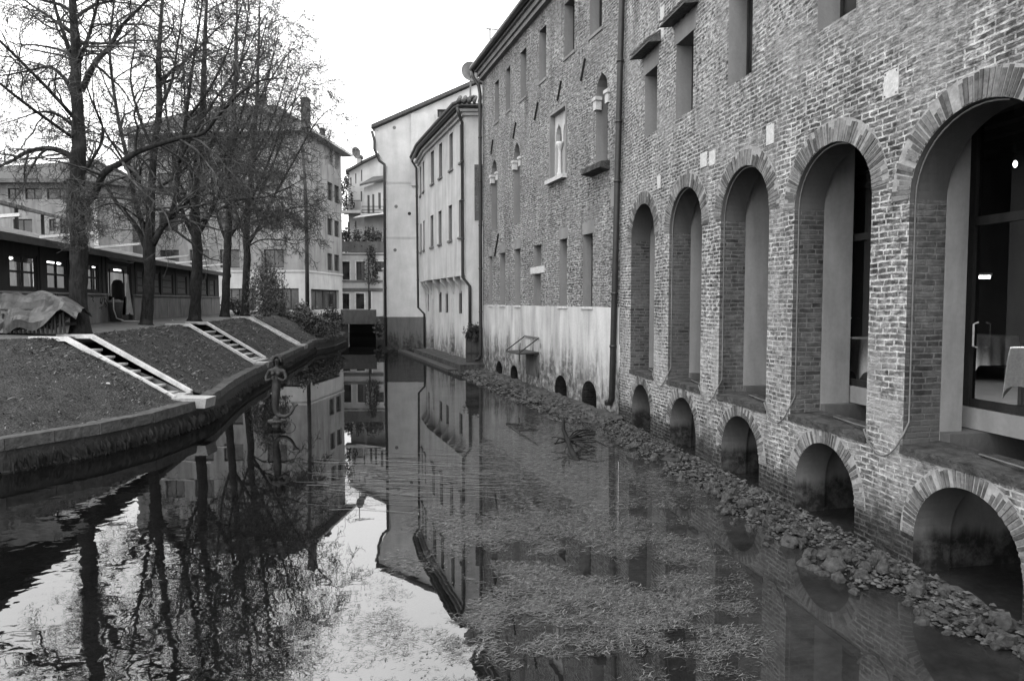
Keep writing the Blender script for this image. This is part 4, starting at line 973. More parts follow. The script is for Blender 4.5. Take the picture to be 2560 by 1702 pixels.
# eaves and hipped roof
ez = AT; m = MB()
m.box(AR, -.3, AE + 1.2, -.8, .3, ez + .003, ez + .22).box(AL, AW - .6, .0, -.7, .3, ez + .003, ez + .215); m.build('eaves', 'concrete_pale', H_)
m = MB(); rz = on_y(600, 262, 66)[2]
P_ = [AL.P(AW - .7, -.75, ez + .23), AL.P(.75, -.75, ez + .23), AL.P(.75, AE + .8, ez + .23), AL.P(AW - .7, AE + .8, ez + .23), AL.P(AW + 4.4, AE * .5, rz), AL.P(-4.4, AE * .5, rz)]
m.add(P_, [(0, 1, 5, 4), (1, 2, 5), (2, 3, 4, 5), (3, 0, 4), (3, 2, 1, 0)]); m.build('roof', 'tile_roof', H_)
for (px0, px1, yt, yb, yy) in ((754, 773, 250, 330, 62.0), (648, 664, 243, 300, 66), (800, 810, 325, 352, 66)):
    a, b = on_y(px0, yt, yy), on_y(px1, yb, yy); f = Frame(0, yy, 0)
    o = MB().box(f, a.x, b.x, -.3, .5, b.z - .8, a.z).build('chimney', 'brick_jamb', H_); MB().box(f, a.x - .08, b.x + .08, -.38, .58, a.z + .003, a.z + .12).build('chimney_cap', 'render_grey', o)
# dark pole before its corner
pp = on_z(769, 778, GZ - .05); tp = on_y(757, 380, 55.5)
pl = thing('lamp_post', 'tall dark slender pole leaning before the corner of the apartment block', 'pole', (on_y(767, HOR, 55.5).x, 55.5, GZ - .1))
b_ = on_y(768, HOR, 55.5); MB().tube([(b_.x, 55.5, GZ - .1), (on_y(767, 600, 55.5).x, 55.5, on_y(767, 600, 55.5).z), (on_y(764, 480, 55.5).x, 55.5, on_y(764, 480, 55.5).z), tp], [.16, .15, .13, .11], 8).build('shaft', 'wood_frame', pl, True)
MB().lathe((tp.x, tp.y, tp.z), [(.12, 0), (.16, .05), (.16, .25), (.05, .35)], 8).build('cap', 'iron', pl)

# ================================================================== OLD CONCRETE HOUSE FAR LEFT
CF = Frame(0, 57, 0.0)
def q1(x, y): return CF.px(x / 1.844, y / 1.844)
Q = thing('concrete_house', 'low grey house with a shallow dark roof behind the market pavilion', 'building', CF.P(CF.sx(120), 0, GZ), 0)
zE = q1(200, 850)[1]; sL, sR_ = CF.sx(-260), CF.sx(247)
hw_ = [];
for x0, x1, y0, y1 in ((275, 335, 1010, 1080), (225, 258, 1010, 1065), (60, 150, 1010, 1080)): a = q1(x0, y0); b = q1(x1, y1); hw_.append((a[0], b[0], b[1], a[1]))
for x0, x1 in ((35, 95), (115, 195), (215, 330)): a = q1(x0, 868); b = q1(x1, 918); hw_.append((a[0], b[0], b[1], a[1]))
m = MB(); m.panel(CF, [(sL, GZ - .3), (sR_, GZ - .3), (sR_, zE), (sL, zE)], [rect(*q) for q in hw_], 0, .2)
SD = Frame(CF.P(sR_, 0, 0).x, 57, R(52)); sl_ = SD.sx(336)
m.panel(SD, [(0, GZ - .3), (sl_, GZ - .3), (sl_, zE), (0, zE)], (), 0); m.build('wall', 'concrete_flat', Q)
MB().box(CF, sR_ - .16, sR_ + .16, -.08, -.003, GZ - .2, zE - .1).build('corner_pilaster', 'concrete_pale', Q)
for q in hw_: window(Q, CF, *q, .1, .08, 'wood_dark')
m = MB(); a = q1(200, 842); rz = q1(330, 745)[1]
m.hexa([CF.P(sL - .5, -.9, zE + .01), CF.P(sR_ + .7, -.9, zE + .01), SD.P(sl_ + .5, -.6, zE + .01), CF.P(sL - .5, 9, zE + .01), CF.P(sL - .5, -.9, zE + .3), CF.P(sR_ + .7, -.9, zE + .3), SD.P(sl_ + .5, -.6, zE + .3), CF.P(sL - .5, 9, zE + .3)]); m.build('eaves', 'render_grey', Q)
m = MB(); ap_ = CF.P(q1(330, 745)[0], 3.5, rz + .8); al = CF.P(sL, 3.5, q1(0, 800)[1] + .8)
m.add([CF.P(sL - .5, -.9, zE + .31), CF.P(sR_ + .7, -.9, zE + .31), SD.P(sl_ + .5, -.6, zE + .31), CF.P(sL - .5, 9, zE + .31), ap_, al], [(0, 1, 4, 5), (1, 2, 4), (2, 3, 5, 4), (3, 0, 5)]); m.build('roof', 'tile_roof', Q)

# ================================================================== HOUSE CLOSING THE VIEW
VY = 72.0; VF = Frame(0, VY, 0.0)
def v5(x, y, d=0): return VF.px(840 + x / 3.136, 300 + y / 3.136, d)
V = thing('canal_end_house', 'white house with a planted terrace and dark framed windows closing the canal view', 'building', VF.P(v5(150, 0)[0], 0, GZ), 0)
sa, sb = v5(-60, 0)[0], v5(520, 0)[0]; zc = v5(150, 1045)[1]
wv = []
for x0, x1, y0, y1 in ((48, 108, 1110, 1252), (158, 225, 1110, 1255), (48, 105, 1360, 1482), (155, 222, 1360, 1482), (262, 275, 1335, 1480), (300, 390, 1110, 1190)): a = v5(x0, y0); b = v5(x1, y1); wv.append((a[0], b[0], b[1], a[1]))
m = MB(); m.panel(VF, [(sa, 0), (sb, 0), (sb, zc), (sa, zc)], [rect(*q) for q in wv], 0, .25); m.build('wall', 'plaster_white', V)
for q in wv:
    window(V, VF, *q, .15, .07, 'wood_dark')
    m = MB(); t = .13
    m.box(VF, q[0] - t, q[0] - .003, -.03, -.002, q[2] - t, q[3] + t).box(VF, q[1] + .003, q[1] + t, -.03, -.002, q[2] - t, q[3] + t).box(VF, q[0] - .003, q[1] + .003, -.03, -.002, q[3] + .003, q[3] + t); m.build('window_surround', 'kerb_white', V)
for y0, y1, mt in ((1255, 1268, 'panel_grey'), (1318, 1340, 'render_grey'), (1040, 1052, 'plaster_white')):  # the darker middle band is a painted shadow line, not a moulding
    MB().box(VF, sa, sb, -.14, -.003, v5(0, y1)[1], v5(0, y0)[1]).build('string_or_shadow_band', mt, V)
MB().box(VF, sa, sb, -.2, -.05, v5(0, 1038)[1], v5(0, 955)[1]).build('terrace_parapet', 'render_grey', V)
MB().box(VF, sa, sb, -.05, 6, zc - .15, zc + .003).build('terrace_floor', 'render_grey', V)
m = MB(); s = v5(245, 0)[0]; pipe(V, [VF.P(s, -.1, zc - .1), VF.P(s, -.1, .6)], .07)
# upper storeys set back
UF = Frame(0, VY + 3, 0.0)
def u5(x, y): return UF.px(840 + x / 3.136, 300 + y / 3.136)
uw = []
for x0, x1, y0, y1 in ((245, 265, 590, 735), (283, 302, 582, 735), (330, 352, 570, 700), (370, 388, 562, 690), (245, 265, 840, 940), (280, 300, 838, 940)): a = u5(x0, y0); b = u5(x1, y1); uw.append((a[0], b[0], b[1], a[1]))
ze = u5(215, 528)[1]; sL2 = u5(213, 0)[0]
m = MB(); m.panel(UF, [(sL2, zc), (sb, zc), (sb, ze + 1.2), (sL2, ze)], [rect(*q) for q in uw], 0, .2); m.build('upper_wall', 'plaster_white', V)
for q in uw: window(V, UF, *q, .1, .06, 'shutter_grey')
m = MB(); r0 = u5(195, 512); m.hexa([UF.P(r0[0], -.6, ze + .02), UF.P(sb, -.6, ze + 1.2), UF.P(sb, 5, ze + 2.3), UF.P(r0[0] + .6, 5, ze + 1.9), UF.P(r0[0], -.6, ze + .22), UF.P(sb, -.6, ze + 1.4), UF.P(sb, 5, ze + 2.5), UF.P(r0[0] + .6, 5, ze + 2.1)]); m.build('roof', 'tile_roof', V)
m = MB(); zr = u5(250, 690)[1]; zr0 = u5(250, 748)[1]
for z in (zr, (zr + zr0) / 2, zr0 + .1): m.box(UF, sL2, sb, -1.25, -1.2, z - .03, z + .03)
for k in range(40): s = sL2 + (sb - sL2) * k / 39; m.box(UF, s - .012, s + .012, -1.235, -1.215, zr0 + .12, zr)
m.build('balcony_railing', 'iron', V)
MB().box(UF, sL2 - .1, sb, -1.3, -.003, zr0 - .15, zr0 + .02).build('balcony_slab', 'plaster_white', V)
a = u5(172, 790); m = MB(); m.hexa([UF.P(a[0], -2.2, a[1]), UF.P(sb, -2.2, a[1] + .7), UF.P(sb, -.01, a[1] + 1.2), UF.P(a[0] + .3, -.01, a[1] + .5), UF.P(a[0], -2.2, a[1] + .08), UF.P(sb, -2.2, a[1] + .78), UF.P(sb, -.01, a[1] + 1.25), UF.P(a[0] + .3, -.01, a[1] + .58)]); m.build('awning', 'white_paint', V)
# taller house behind it
WF = Frame(0, VY + 7, 0.0)
def w5(x, y): return WF.px(840 + x / 3.136, 300 + y / 3.136)
W = thing('hill_house', 'narrow white house with a sloping roof and chimney above the terrace', 'building', WF.P(w5(150, 0)[0], 0, GZ), 0)
p0, p1, p2 = w5(92, 415), w5(215, 345), w5(430, 240)
ww = []
for x0, x1, y0, y1 in ((112, 122, 450, 520), (150, 160, 420, 500), (195, 206, 392, 480), (90, 107, 800, 890), (150, 160, 790, 880), (118, 130, 580, 660), (193, 205, 560, 640)): a = w5(x0, y0); b = w5(x1, y1); ww.append((a[0], b[0], b[1], a[1]))
m = MB(); m.panel(WF, [(p0[0], 0), (p2[0], 0), p2, p1, p0], [rect(*q) for q in ww], 0, .2); m.build('wall', 'plaster_white', W)
for q in ww: window(W, WF, *q, .1, .05, 'shutter_grey')
m = MB()
for a, b in ((p0, p1), (p1, p2)): m.hexa([WF.P(a[0] - .15, -.5, a[1] - .02), WF.P(b[0], -.5, b[1]), WF.P(b[0], 5, b[1]), WF.P(a[0] - .15, 5, a[1] - .02), WF.P(a[0] - .15, -.5, a[1] + .22), WF.P(b[0], -.5, b[1] + .24), WF.P(b[0], 5, b[1] + .24), WF.P(a[0] - .15, 5, a[1] + .22)])
m.build('roof', 'tile_roof', W)
a, b = w5(155, 290), w5(185, 385); o = MB().box(WF, a[0], b[0], .5, 1.4, b[1] - .5, a[1]).build('chimney', 'plaster_white', W); MB().box(WF, a[0] - .12, b[0] + .12, .4, 1.5, a[1] + .003, a[1] + .3).build('chimney_cap', 'tile_roof', o)
a, b = w5(95, 372), w5(115, 430); MB().box(WF, a[0], b[0], .3, 1, b[1] - .4, a[1]).build('chimney', 'render_grey', W)
bz = w5(100, 720)[1]; a = w5(58, 0)[0]; b = w5(205, 0)[0]
m = MB(); m.box(WF, a, b, -1.4, -.003, bz - .3, bz); bo = m.build('balcony', 'plaster_white', W)
m = MB()
for k in range(16): s = a + .05 + (b - a - .1) * k / 15; m.box(WF, s - .02, s + .02, -1.38, -1.34, bz + .003, bz + 1)
m.box(WF, a, b, -1.39, -1.33, bz + 1.003, bz + 1.06); m.build('railing', 'iron', bo)
p = on_y(889, 445, 79); t_ = aerial(888, 337, 395, 78, 'television aerial with two booms on the chimney of the narrow white house', False, ((1.6, 0), (.8, -1.6)))
p = on_y(889, 382, 78.2); d_ = thing('satellite_dish', 'oval satellite dish on the chimney of the narrow white house', 'dish', p); m = MB(); f = Frame(p.x, p.y, .9)
m.add([f.P(0, .15, p.z)] + [f.P(.6 * math.cos(2 * math.pi * k / 14), -.1, p.z + .6 * math.sin(2 * math.pi * k / 14)) for k in range(14)], [(0, 1 + k, 1 + (k + 1) % 14) for k in range(14)]); m.build('reflector', 'panel_grey', d_, True)
MB().tube([(p.x, p.y, p.z - 1.2), (p.x, p.y + .1, p.z)], .05, 5).build('mast', 'iron', d_)

# garden wall right of the bridge and the bridge itself
BY = 58.5; BF = Frame(0, BY, 0)
ba, bb = BF.sx(852), BF.sx(940); z1, z0 = BF.px(900, 774)[1], BF.px(900, 810)[1]
br = thing('footbridge', 'small bridge with a solid grey parapet at the far end of the canal', 'bridge', BF.P((ba + bb) / 2, 0, 0), 0)
MB().box(BF, ba, bb, -.1, .1, z0, z1).build('parapet', 'parapet_grey', br)
MB().box(BF, ba - 2, bb + .4, .102, 12, z0 + .1, z0 + .35).build('deck', 'render_grey', br); MB().box(BF, ba - 2, bb + .4, 11.8, 12, -.4, z0 + .1).build('shade_backdrop', 'black_interior', br)  # deck drawn deep and a black sheet added to keep it dark below
MB().box(BF, ba - .8, ba, -.2, 2.6, -.4, z0 + .1).build('abutment', 'wall_wet', br); MB().box(BF, bb, bb + .9, -.2, 2.6, -.4, z0 + .6).build('abutment', 'wall_wet', br)
gw = thing('garden_wall', 'plain grey wall running between the footbridge and the gabled house', 'wall', BF.P(bb, 0, 0), 0)
a = BF.px(941, 670); b = BF.px(975, 660); m = MB()
m.hexa([BF.P(bb + .02, 3, -.3), BF.P(bb + 2.6, -4, -.3), BF.P(bb + 2.8, -4, -.3), BF.P(bb + .3, 3, -.3), BF.P(bb + .02, 3, a[1]), BF.P(bb + 2.6, -4, a[1]), BF.P(bb + 2.8, -4, a[1]), BF.P(bb + .3, 3, a[1])]); m.build('wall', 'plaster_reveal', gw)
MB().hexa([BF.P(bb - .05, 2.96, a[1] + .003), BF.P(bb + 2.5, -4, a[1] + .003), BF.P(bb + 2.9, -4, a[1] + .003), BF.P(bb + .4, 3, a[1] + .003), BF.P(bb - .05, 2.96, a[1] + .1), BF.P(bb + 2.5, -4, a[1] + .1), BF.P(bb + 2.9, -4, a[1] + .1), BF.P(bb + .4, 3, a[1] + .1)]).build('coping', 'stone_pale', gw)

# ================================================================== MARKET PAVILION
s0v = Vector((-.19, 1, 0)).normalized(); MF = Frame(-15.7, 26.7, math.atan2(s0v.y, s0v.x)); MG = TOPZ + .14
def k5(x, y): return (x / 3.919, 500 + y / 3.919)
def k6(x, y): return (x / 6.03, 600 + y / 6.03)
MA, MZ = MF.sx(-130), MF.sx(548)
ME = MF.px(*k5(1400, 590), -.7)[1]; CT = MF.px(*k6(1330, 800))[1]; WT = MF.px(*k6(200, 200))[1]; WB = CT + .06
K = thing('market_pavilion', 'long low timber market pavilion with glazed sides under the bare trees', 'pavilion', MF.P(0, 0, MG), MF.a)
wp = []
for x0, x1 in ((-95, -62), (-52, -8), (26, 97), (120, 171), (180, 206), (219, 249)): wp.append([MF.sx(x0), MF.sx(x1), WB, WT])
ds0, ds1 = MF.sx(266), MF.sx(333)
wp2 = []
for x0, x1 in ((345, 362), (388, 402), (408, 434), (445, 468), (484, 496), (503, 519), (526, 538)): wp2.append([MF.sx(x0), MF.sx(x1), WB, WT])
m = MB(); m.panel(MF, [(MA, CT), (ds0, CT), (ds0, ME + .1), (MA, ME + .1)], [rect(*q) for q in wp], 0, .12); m.panel(MF, [(ds1, CT), (MZ, CT), (MZ, ME + .1), (ds1, ME + .1)], [rect(*q) for q in wp2], 0, .12)
m.box(MF, ds0, ds1, .0, .12, ME - .25, ME + .1); m.build('timber_wall', 'wood_dark', K)
for a, b in ((MA, ds0), (ds1, MZ)):
    n_ = max(1, round((b - a) / 2.4))
    for i in range(n_):
        MB().box(MF, a + (b - a) * i / n_ + .03, a + (b - a) * (i + 1) / n_ - .03, -.05, .1, MG - .02, CT - .06).build('counter_panel', 'panel_grey', K)
    MB().box(MF, a, b, -.14, .12, CT - .055, CT - .003).build('counter_ledge', 'concrete_flat', K)
for q in wp: window(K, MF, *q, .03, .09, 'wood_dark', 'glass_clear', 1, 1)
for q in wp2: 
    o = window(K, MF, *q, .03, .07, 'wood_dark', 'shutter_grey', 0, 2)
# scrawled marks on the counter panels
def scrawl(strokes, d=-.056):
    m = MB()
    for st in strokes:
        pts = [MF.P(*((lambda q: (q[0], d, q[1]))(MF.px(*k6(x, y))))) for x, y in st]; m.tube(pts, .016, 4)
    m.build('graffiti', 'iron', K)
scrawl([[(1490, 875), (1485, 960), (1500, 930)], [(1500, 940), (1510, 965), (1525, 880)], [(1545, 870), (1548, 960)], [(1548, 880), (1585, 905), (1560, 950), (1585, 985), (1565, 1010)], [(1475, 1030), (1520, 1000), (1500, 1040)]])
scrawl([[(1350, 850), (1380, 860), (1372, 900), (1388, 930)]]); scrawl([[(700, 810), (725, 800), (715, 855), (695, 850)], [(755, 830), (762, 890), (785, 830), (790, 885), (812, 815)], [(770, 890), (835, 890), (838, 810)]])
# posts
for x in (0, 104, 176, 212, 258, 268, 330, 340, 374, 403, 440, 476, 500, 520, 546):
    s = MF.sx(x); MB().box(MF, s - .08, s + .08, -.03, .14, MG, ME + .05).build('post', 'wood_dark', K)
# roof
m = MB(); RZ = ME + .75; D1 = 2.3
m.hexa([MF.P(MA, -.75, ME), MF.P(MZ, -.75, ME), MF.P(MZ, D1, RZ), MF.P(MA, D1, RZ), MF.P(MA, -.75, ME + .1), MF.P(MZ, -.75, ME + .1), MF.P(MZ, D1, RZ + .1), MF.P(MA, D1, RZ + .1)])
m.hexa([MF.P(MA, D1 + .003, RZ), MF.P(MZ, D1 + .003, RZ), MF.P(MZ, 5.3, ME), MF.P(MA, 5.3, ME), MF.P(MA, D1 + .003, RZ + .1), MF.P(MZ, D1 + .003, RZ + .1), MF.P(MZ, 5.3, ME + .1), MF.P(MA, 5.3, ME + .1)])
m.build('roof', 'moss_roof', K)
MB().box(MF, MA, MZ, -.82, -.755, ME - .13, ME + .08).build('fascia', 'wood_frame', K)
rg = random.Random(5)
for x in (60, 242, 354, 474, 520, 560):
    s = MF.sx(x, -2.1); z = ME + .16
    m = MB(); m.hexa([MF.P(s - .07, -2.1, z + .12), MF.P(s + .07, -2.1, z + .12), MF.P(s + .07, -.6, z - .04), MF.P(s - .07, -.6, z - .04), MF.P(s - .07, -2.1, z + .20), MF.P(s + .07, -2.1, z + .20), MF.P(s + .07, -.6, z + .04), MF.P(s - .07, -.6, z + .04)]); m.build('awning_arm', 'white_paint', K)
MB().box(MF, MA, ds0, 4.6, 4.7, MG, CT).build('back_wall', 'concrete_pale', K); MB().box(MF, ds0, MZ, 4.6, 4.7, MG, CT).build('back_wall', 'panel_grey', K)
MB().box(MF, MA, MZ, .2, 4.55, MG - .05, MG + .02).build('floor', 'render_grey', K)
for s in (MA, MZ): MB().box(MF, s - .04, s + .04, .15, 4.6, MG, ME).build('end_wall', 'wood_dark', K)
m = MB()
for s in range(-8, 20, 2): m.box(MF, MA + 8 + s * 1.2, MA + 8.07 + s * 1.2, 4.5, 4.57, MG, ME + .1)
m.build('inner_post', 'wood_dark', K)
# lamps inside it
for i, (x, y, ln, lab) in enumerate(((130, 656, .9, 'long white tube lamp seen through the second pavilion window'), (238, 668, .6, 'white tube lamp right of the thickest tree trunk'), (293, 675, .8, 'white tube lamp hanging in the open pavilion doorway'), (147, 659, 0, 'round glowing bulb beside the long tube lamp'), (26, 645, 0, 'round glowing bulb at the left edge of the first pavilion window'), (325, 678, .5, 'small tube lamp at the right side of the pavilion doorway'))):
    q = MF.px(x, y, 1.4); lamp(MF.P(q[0], 1.4, q[1]), lab, .07, ln, MF.a)
# second canopy roof behind, upper left
cn = thing('market_canopy', 'flat slanting canopy roof on thin posts behind the pavilion', 'canopy', MF.P(-3, 7, MG), MF.a)
a = MF.px(0, 513, 6); b = MF.px(178, 550, 6); m = MB(); za, zb = a[1], b[1]
zm = (za + zb) / 2
m.hexa([MF.P(a[0] - 4, 6, zm), MF.P(b[0], 6, zm), MF.P(b[0], 9, zm + .7), MF.P(a[0] - 4, 9, zm + .7), MF.P(a[0] - 4, 6, zm + .14), MF.P(b[0], 6, zm + .14), MF.P(b[0], 9, zm + .84), MF.P(a[0] - 4, 9, zm + .84)]); m.build('roof', 'moss_roof', cn)
for k in range(5):
    s = a[0] - 3.6 + (b[0] - a[0] + 3.2) * k / 4; MB().box(MF, s - .06, s + .06, 6.1, 6.22, MG, zm - .002).build('post', 'wood_dark', cn)
# things at the pavilion door
s, z = MF.px(318, 690, -.25); s2 = MF.px(318, 782, -.25)
cl = MB(); N = 9; vs = []; rows = [(z + .05, .03), (z - .5, .12), (z - 1.0, .24), (s2[1], .36)]
for zz, ww_ in rows:
    for k in range(N): f = k / (N - 1) * 2 - 1; vs.append(MF.P(s + f * ww_ + .05 * math.sin(zz * 3), -.28 + .05 * math.sin(k * 2.1) * ww_ * 3, zz - .1 * abs(f) * (1 if zz < z - .8 else 0)))
cl.add(vs, [(i * N + k, i * N + k + 1, (i + 1) * N + k + 1, (i + 1) * N + k) for i in range(3) for k in range(N - 1)])
cl.add([(v[0] - .012, v[1], v[2]) for v in map(tuple, vs)], [((i + 1) * N + k, (i + 1) * N + k + 1, i * N + k + 1, i * N + k) for i in range(3) for k in range(N - 1)])
tag(cl.build('hanging_cloth', 'cloth_grey', None, True), 'pale cloth hanging from a cord in the pavilion doorway', 'cloth')
q = MF.px(300, 645, -.4); m = MB(); vs = []
for i in range(7):
    f = i / 6 * 2 - 1
    for j in range(7): g = j / 6 * 2 - 1; vs.append(MF.P(q[0] + f * .62, -.45 + g * .35, q[1] - .16 * (1 - f * f) + .06 * g))
m.add(vs, [(i * 7 + j, i * 7 + j + 1, (i + 1) * 7 + j + 1, (i + 1) * 7 + j) for i in range(6) for j in range(6)]); m.add([(v.x, v.y, v.z + .015) for v in vs], [(i * 7 + j, (i + 1) * 7 + j, (i + 1) * 7 + j + 1, i * 7 + j + 1) for i in range(6) for j in range(6)])
tag(m.build('door_awning', 'cloth_grey', None, True), 'small sagging pale awning over the pavilion doorway', 'awning')
q = MF.sx(288, -.4); bk = thing('plastic_bin', 'grey lidded bin with a hose by the pavilion door', 'bin', MF.P(q, -.4, MG))
p = MF.P(q, -.4, MG); MB().lathe(p, [(.2, 0), (.25, .5), (.27, .75), (.25, .76)], 12).build('body', 'interior_grey', bk, True); MB().lathe((p.x, p.y, p.z + .763), [(.29, 0), (.29, .05), (.12, .12)], 12).build('lid', 'panel_grey', bk)
p2 = MF.P(q - .35, -.45, 0)
tag(MB().tube([(p2.x, p2.y, MG + .95), (p2.x, p2.y, MG + .5), (p2.x + .05, p2.y + .1, MG + .15), (p2.x + .25, p2.y + .3, MG + .03), (p2.x + .7, p2.y + .6, MG + .02)], .025, 6).build('garden_hose', 'cloth_grey', None, True), 'pale hose curling down to the ground at the pavilion door', 'hose')
q = MF.px(291, 718, .35); jk = MB(); c = MF.P(q[0], .3, q[1]); jk.lathe((c.x, c.y, c.z), [(.05, .32), (.16, .28), (.24, .1), (.25, -.3), (.22, -.55), (.05, -.56)], 10)
tag(jk.build('dark_jacket', 'black_interior', None, True), 'black jacket hanging in the pavilion doorway', 'jacket')

# tarpaulin over stacked trestles at the near end
TG = TOPZ + .11
c = Vector((-13.1, 18.9, TG)); f = Frame(c.x, c.y, R(8))
sk = thing('trestle_stack', 'dark stack of slatted trestles under the tarpaulin', 'trestles', c, f.a)
rg = random.Random(8)
MB().box(f, -1.7, 1.4, -.35, .35, TG + .2, TG + .28).build('lower_board', 'wood_dark', sk); MB().box(f, -1.7, 1.3, -.35, .35, TG + .58, TG + .64).build('upper_board', 'wood_dark', sk)
for k in range(30):
    s = -1.65 + k * .105; m = MB(); tl = rg.uniform(-.03, .05); z1 = TG + rg.uniform(.46, .56)
    m.hexa([f.P(s, -.40, TG + .01), f.P(s + .045, -.40, TG + .01), f.P(s + .045, -.36, TG + .01), f.P(s, -.36, TG + .01), f.P(s + tl, -.40, z1), f.P(s + tl + .045, -.40, z1), f.P(s + tl + .045, -.36, z1), f.P(s + tl, -.36, z1)]); m.build('slat', 'wood_dark', sk)
m = MB(); NX, NY = 40, 22; vs = []
for i in range(NX + 1):
    a_ = i / NX * 2 - 1
    for j in range(NY + 1):
        b_ = j / NY * 2 - 1
        x = a_ * 1.75; t = abs(b_); side = -1 if b_ < 0 else 1
        endf = max(0, (a_ - .55) / .45)
        ht = 1.05 - .42 * endf - .10 * (1 if a_ < -.4 else 0)
        if t < .45: y, z = b_ / .45 * .3, ht - .05 * (t / .45) ** 2
        else:
            q = (t - .45) / .55; low = .36 + .30 * math.sin(a_ * 3.4 - 1.9) + .1 * math.sin(a_ * 9); low = max(.1, min(low, ht - .16))
            y, z = side * (.3 + .22 * q), ht - .05 + (low - ht) * q
        nn = 1.6 * (abs(mnoise.noise(Vector((x * 1.5 + y, y * 1.9, z * 1.6)))) - .25); n2 = mnoise.noise(Vector((x * 4, y * 4, z * 4 + 9)))
        vs.append(f.P(x + .06 * nn, y + side * .16 * nn + side * .03 * n2 * 1.2, TG + z + .04 * n2 + .13 * nn))
m.add(vs, [(i * (NY + 1) + j, (i + 1) * (NY + 1) + j, (i + 1) * (NY + 1) + j + 1, i * (NY + 1) + j + 1) for i in range(NX) for j in range(NY)])
tag(m.build('tarpaulin', 'tarp', None, False), 'crumpled grey tarpaulin thrown over the trestles at the near end of the pavilion', 'tarpaulin')
q = on_z(108, 833, TG); q2 = on_y(112, 775, q.y)
tag(MB().tube([q, q2], .03, 6).build('white_stake', 'concrete_pale'), 'thin pale stake leaning beside the thickest tree trunk', 'stake').location = (0, 0, 0)

# ================================================================== TREES
def grow(mb, p, d, L, r, lev, rg, maxlev, up, thin):
    """one branch: bends, then bears the next order of branches"""
    nseg = (7, 7, 6, 5, 3)[min(lev, 4)]; pts = [p.copy()]; dd = d.normalized(); rr = [r]
    for i in range(nseg):
        wv_ = .2 if lev < 2 else .24
        dd = dd + Vector((rg.gauss(0, wv_), rg.gauss(0, wv_), rg.gauss(0, wv_ * .8))) + Vector((0, 0, (0, .42 * (i / nseg - .55), 1.25 * up * (i / nseg - .42), 1.7 * up * (i / nseg - .3), .3)[min(lev, 4)]))
        dd.normalize(); pts.append(pts[-1] + dd * L / nseg); rr.append(max(thin, r * (1 - .8 * (i + 1) / nseg)))
    mb.tube(pts, rr, (6, 5, 4, 3, 3)[min(lev, 4)], False)
    if lev < maxlev: sprout(mb, pts, rr, L, lev, rg, maxlev, up, thin)
def sprout(mb, pts, rr, L, lev, rg, maxlev, up, thin, dens=1.0):
    cnt = int((0, 11.5, 9, 3.9, 5)[min(lev + 1, 4)] * dens * (rg.uniform(.75, 1.25)) + .5)
    m_ = len(pts) - 1
    for k in range(cnt):
        t = (.22 if lev else .12) + (.78 if lev else .88) * (k + rg.random()) / cnt; i = min(int(t * m_), m_ - 1); f = t * m_ - i
        q = pts[i].lerp(pts[i + 1], f); ax = (pts[i + 1] - pts[i]).normalized(); rb = rr[i] + (rr[i + 1] - rr[i]) * f
        a = rg.uniform(0, 2 * math.pi); o1 = ax.orthogonal().normalized(); o2 = ax.cross(o1); side = o1 * math.cos(a) + o2 * math.sin(a)
        sp = rg.uniform(.5, 1.15); nd = (ax * math.cos(sp) + side * math.sin(sp)); nd.z += (.25, .0, -.05)[min(lev, 2)]
        nl = L * (rg.uniform(.36, .72) if lev < 1 else (rg.uniform(.3, .6) if lev < 2 else rg.uniform(.35, .7))) * (1.05 - .4 * t); nl = max(nl, .25)
        grow(mb, q, nd, nl, max(thin, min(rb * .55, nl * (.022 if lev < 1 else .014))), lev + 1, rg, maxlev, up, thin)
def smooth(pts, k=3):
    out = []
    for i in range(len(pts) - 1):
        p0, p1, p2, p3 = pts[max(i - 1, 0)], pts[i], pts[i + 1], pts[min(i + 2, len(pts) - 1)]
        for j in range(k):
            t = j / k; out.append(.5 * ((2 * p1) + (p2 - p0) * t + (2 * p0 - 5 * p1 + 4 * p2 - p3) * t * t + (3 * p1 - p0 - 3 * p2 + p3) * t ** 3))
    return out + [pts[-1]]
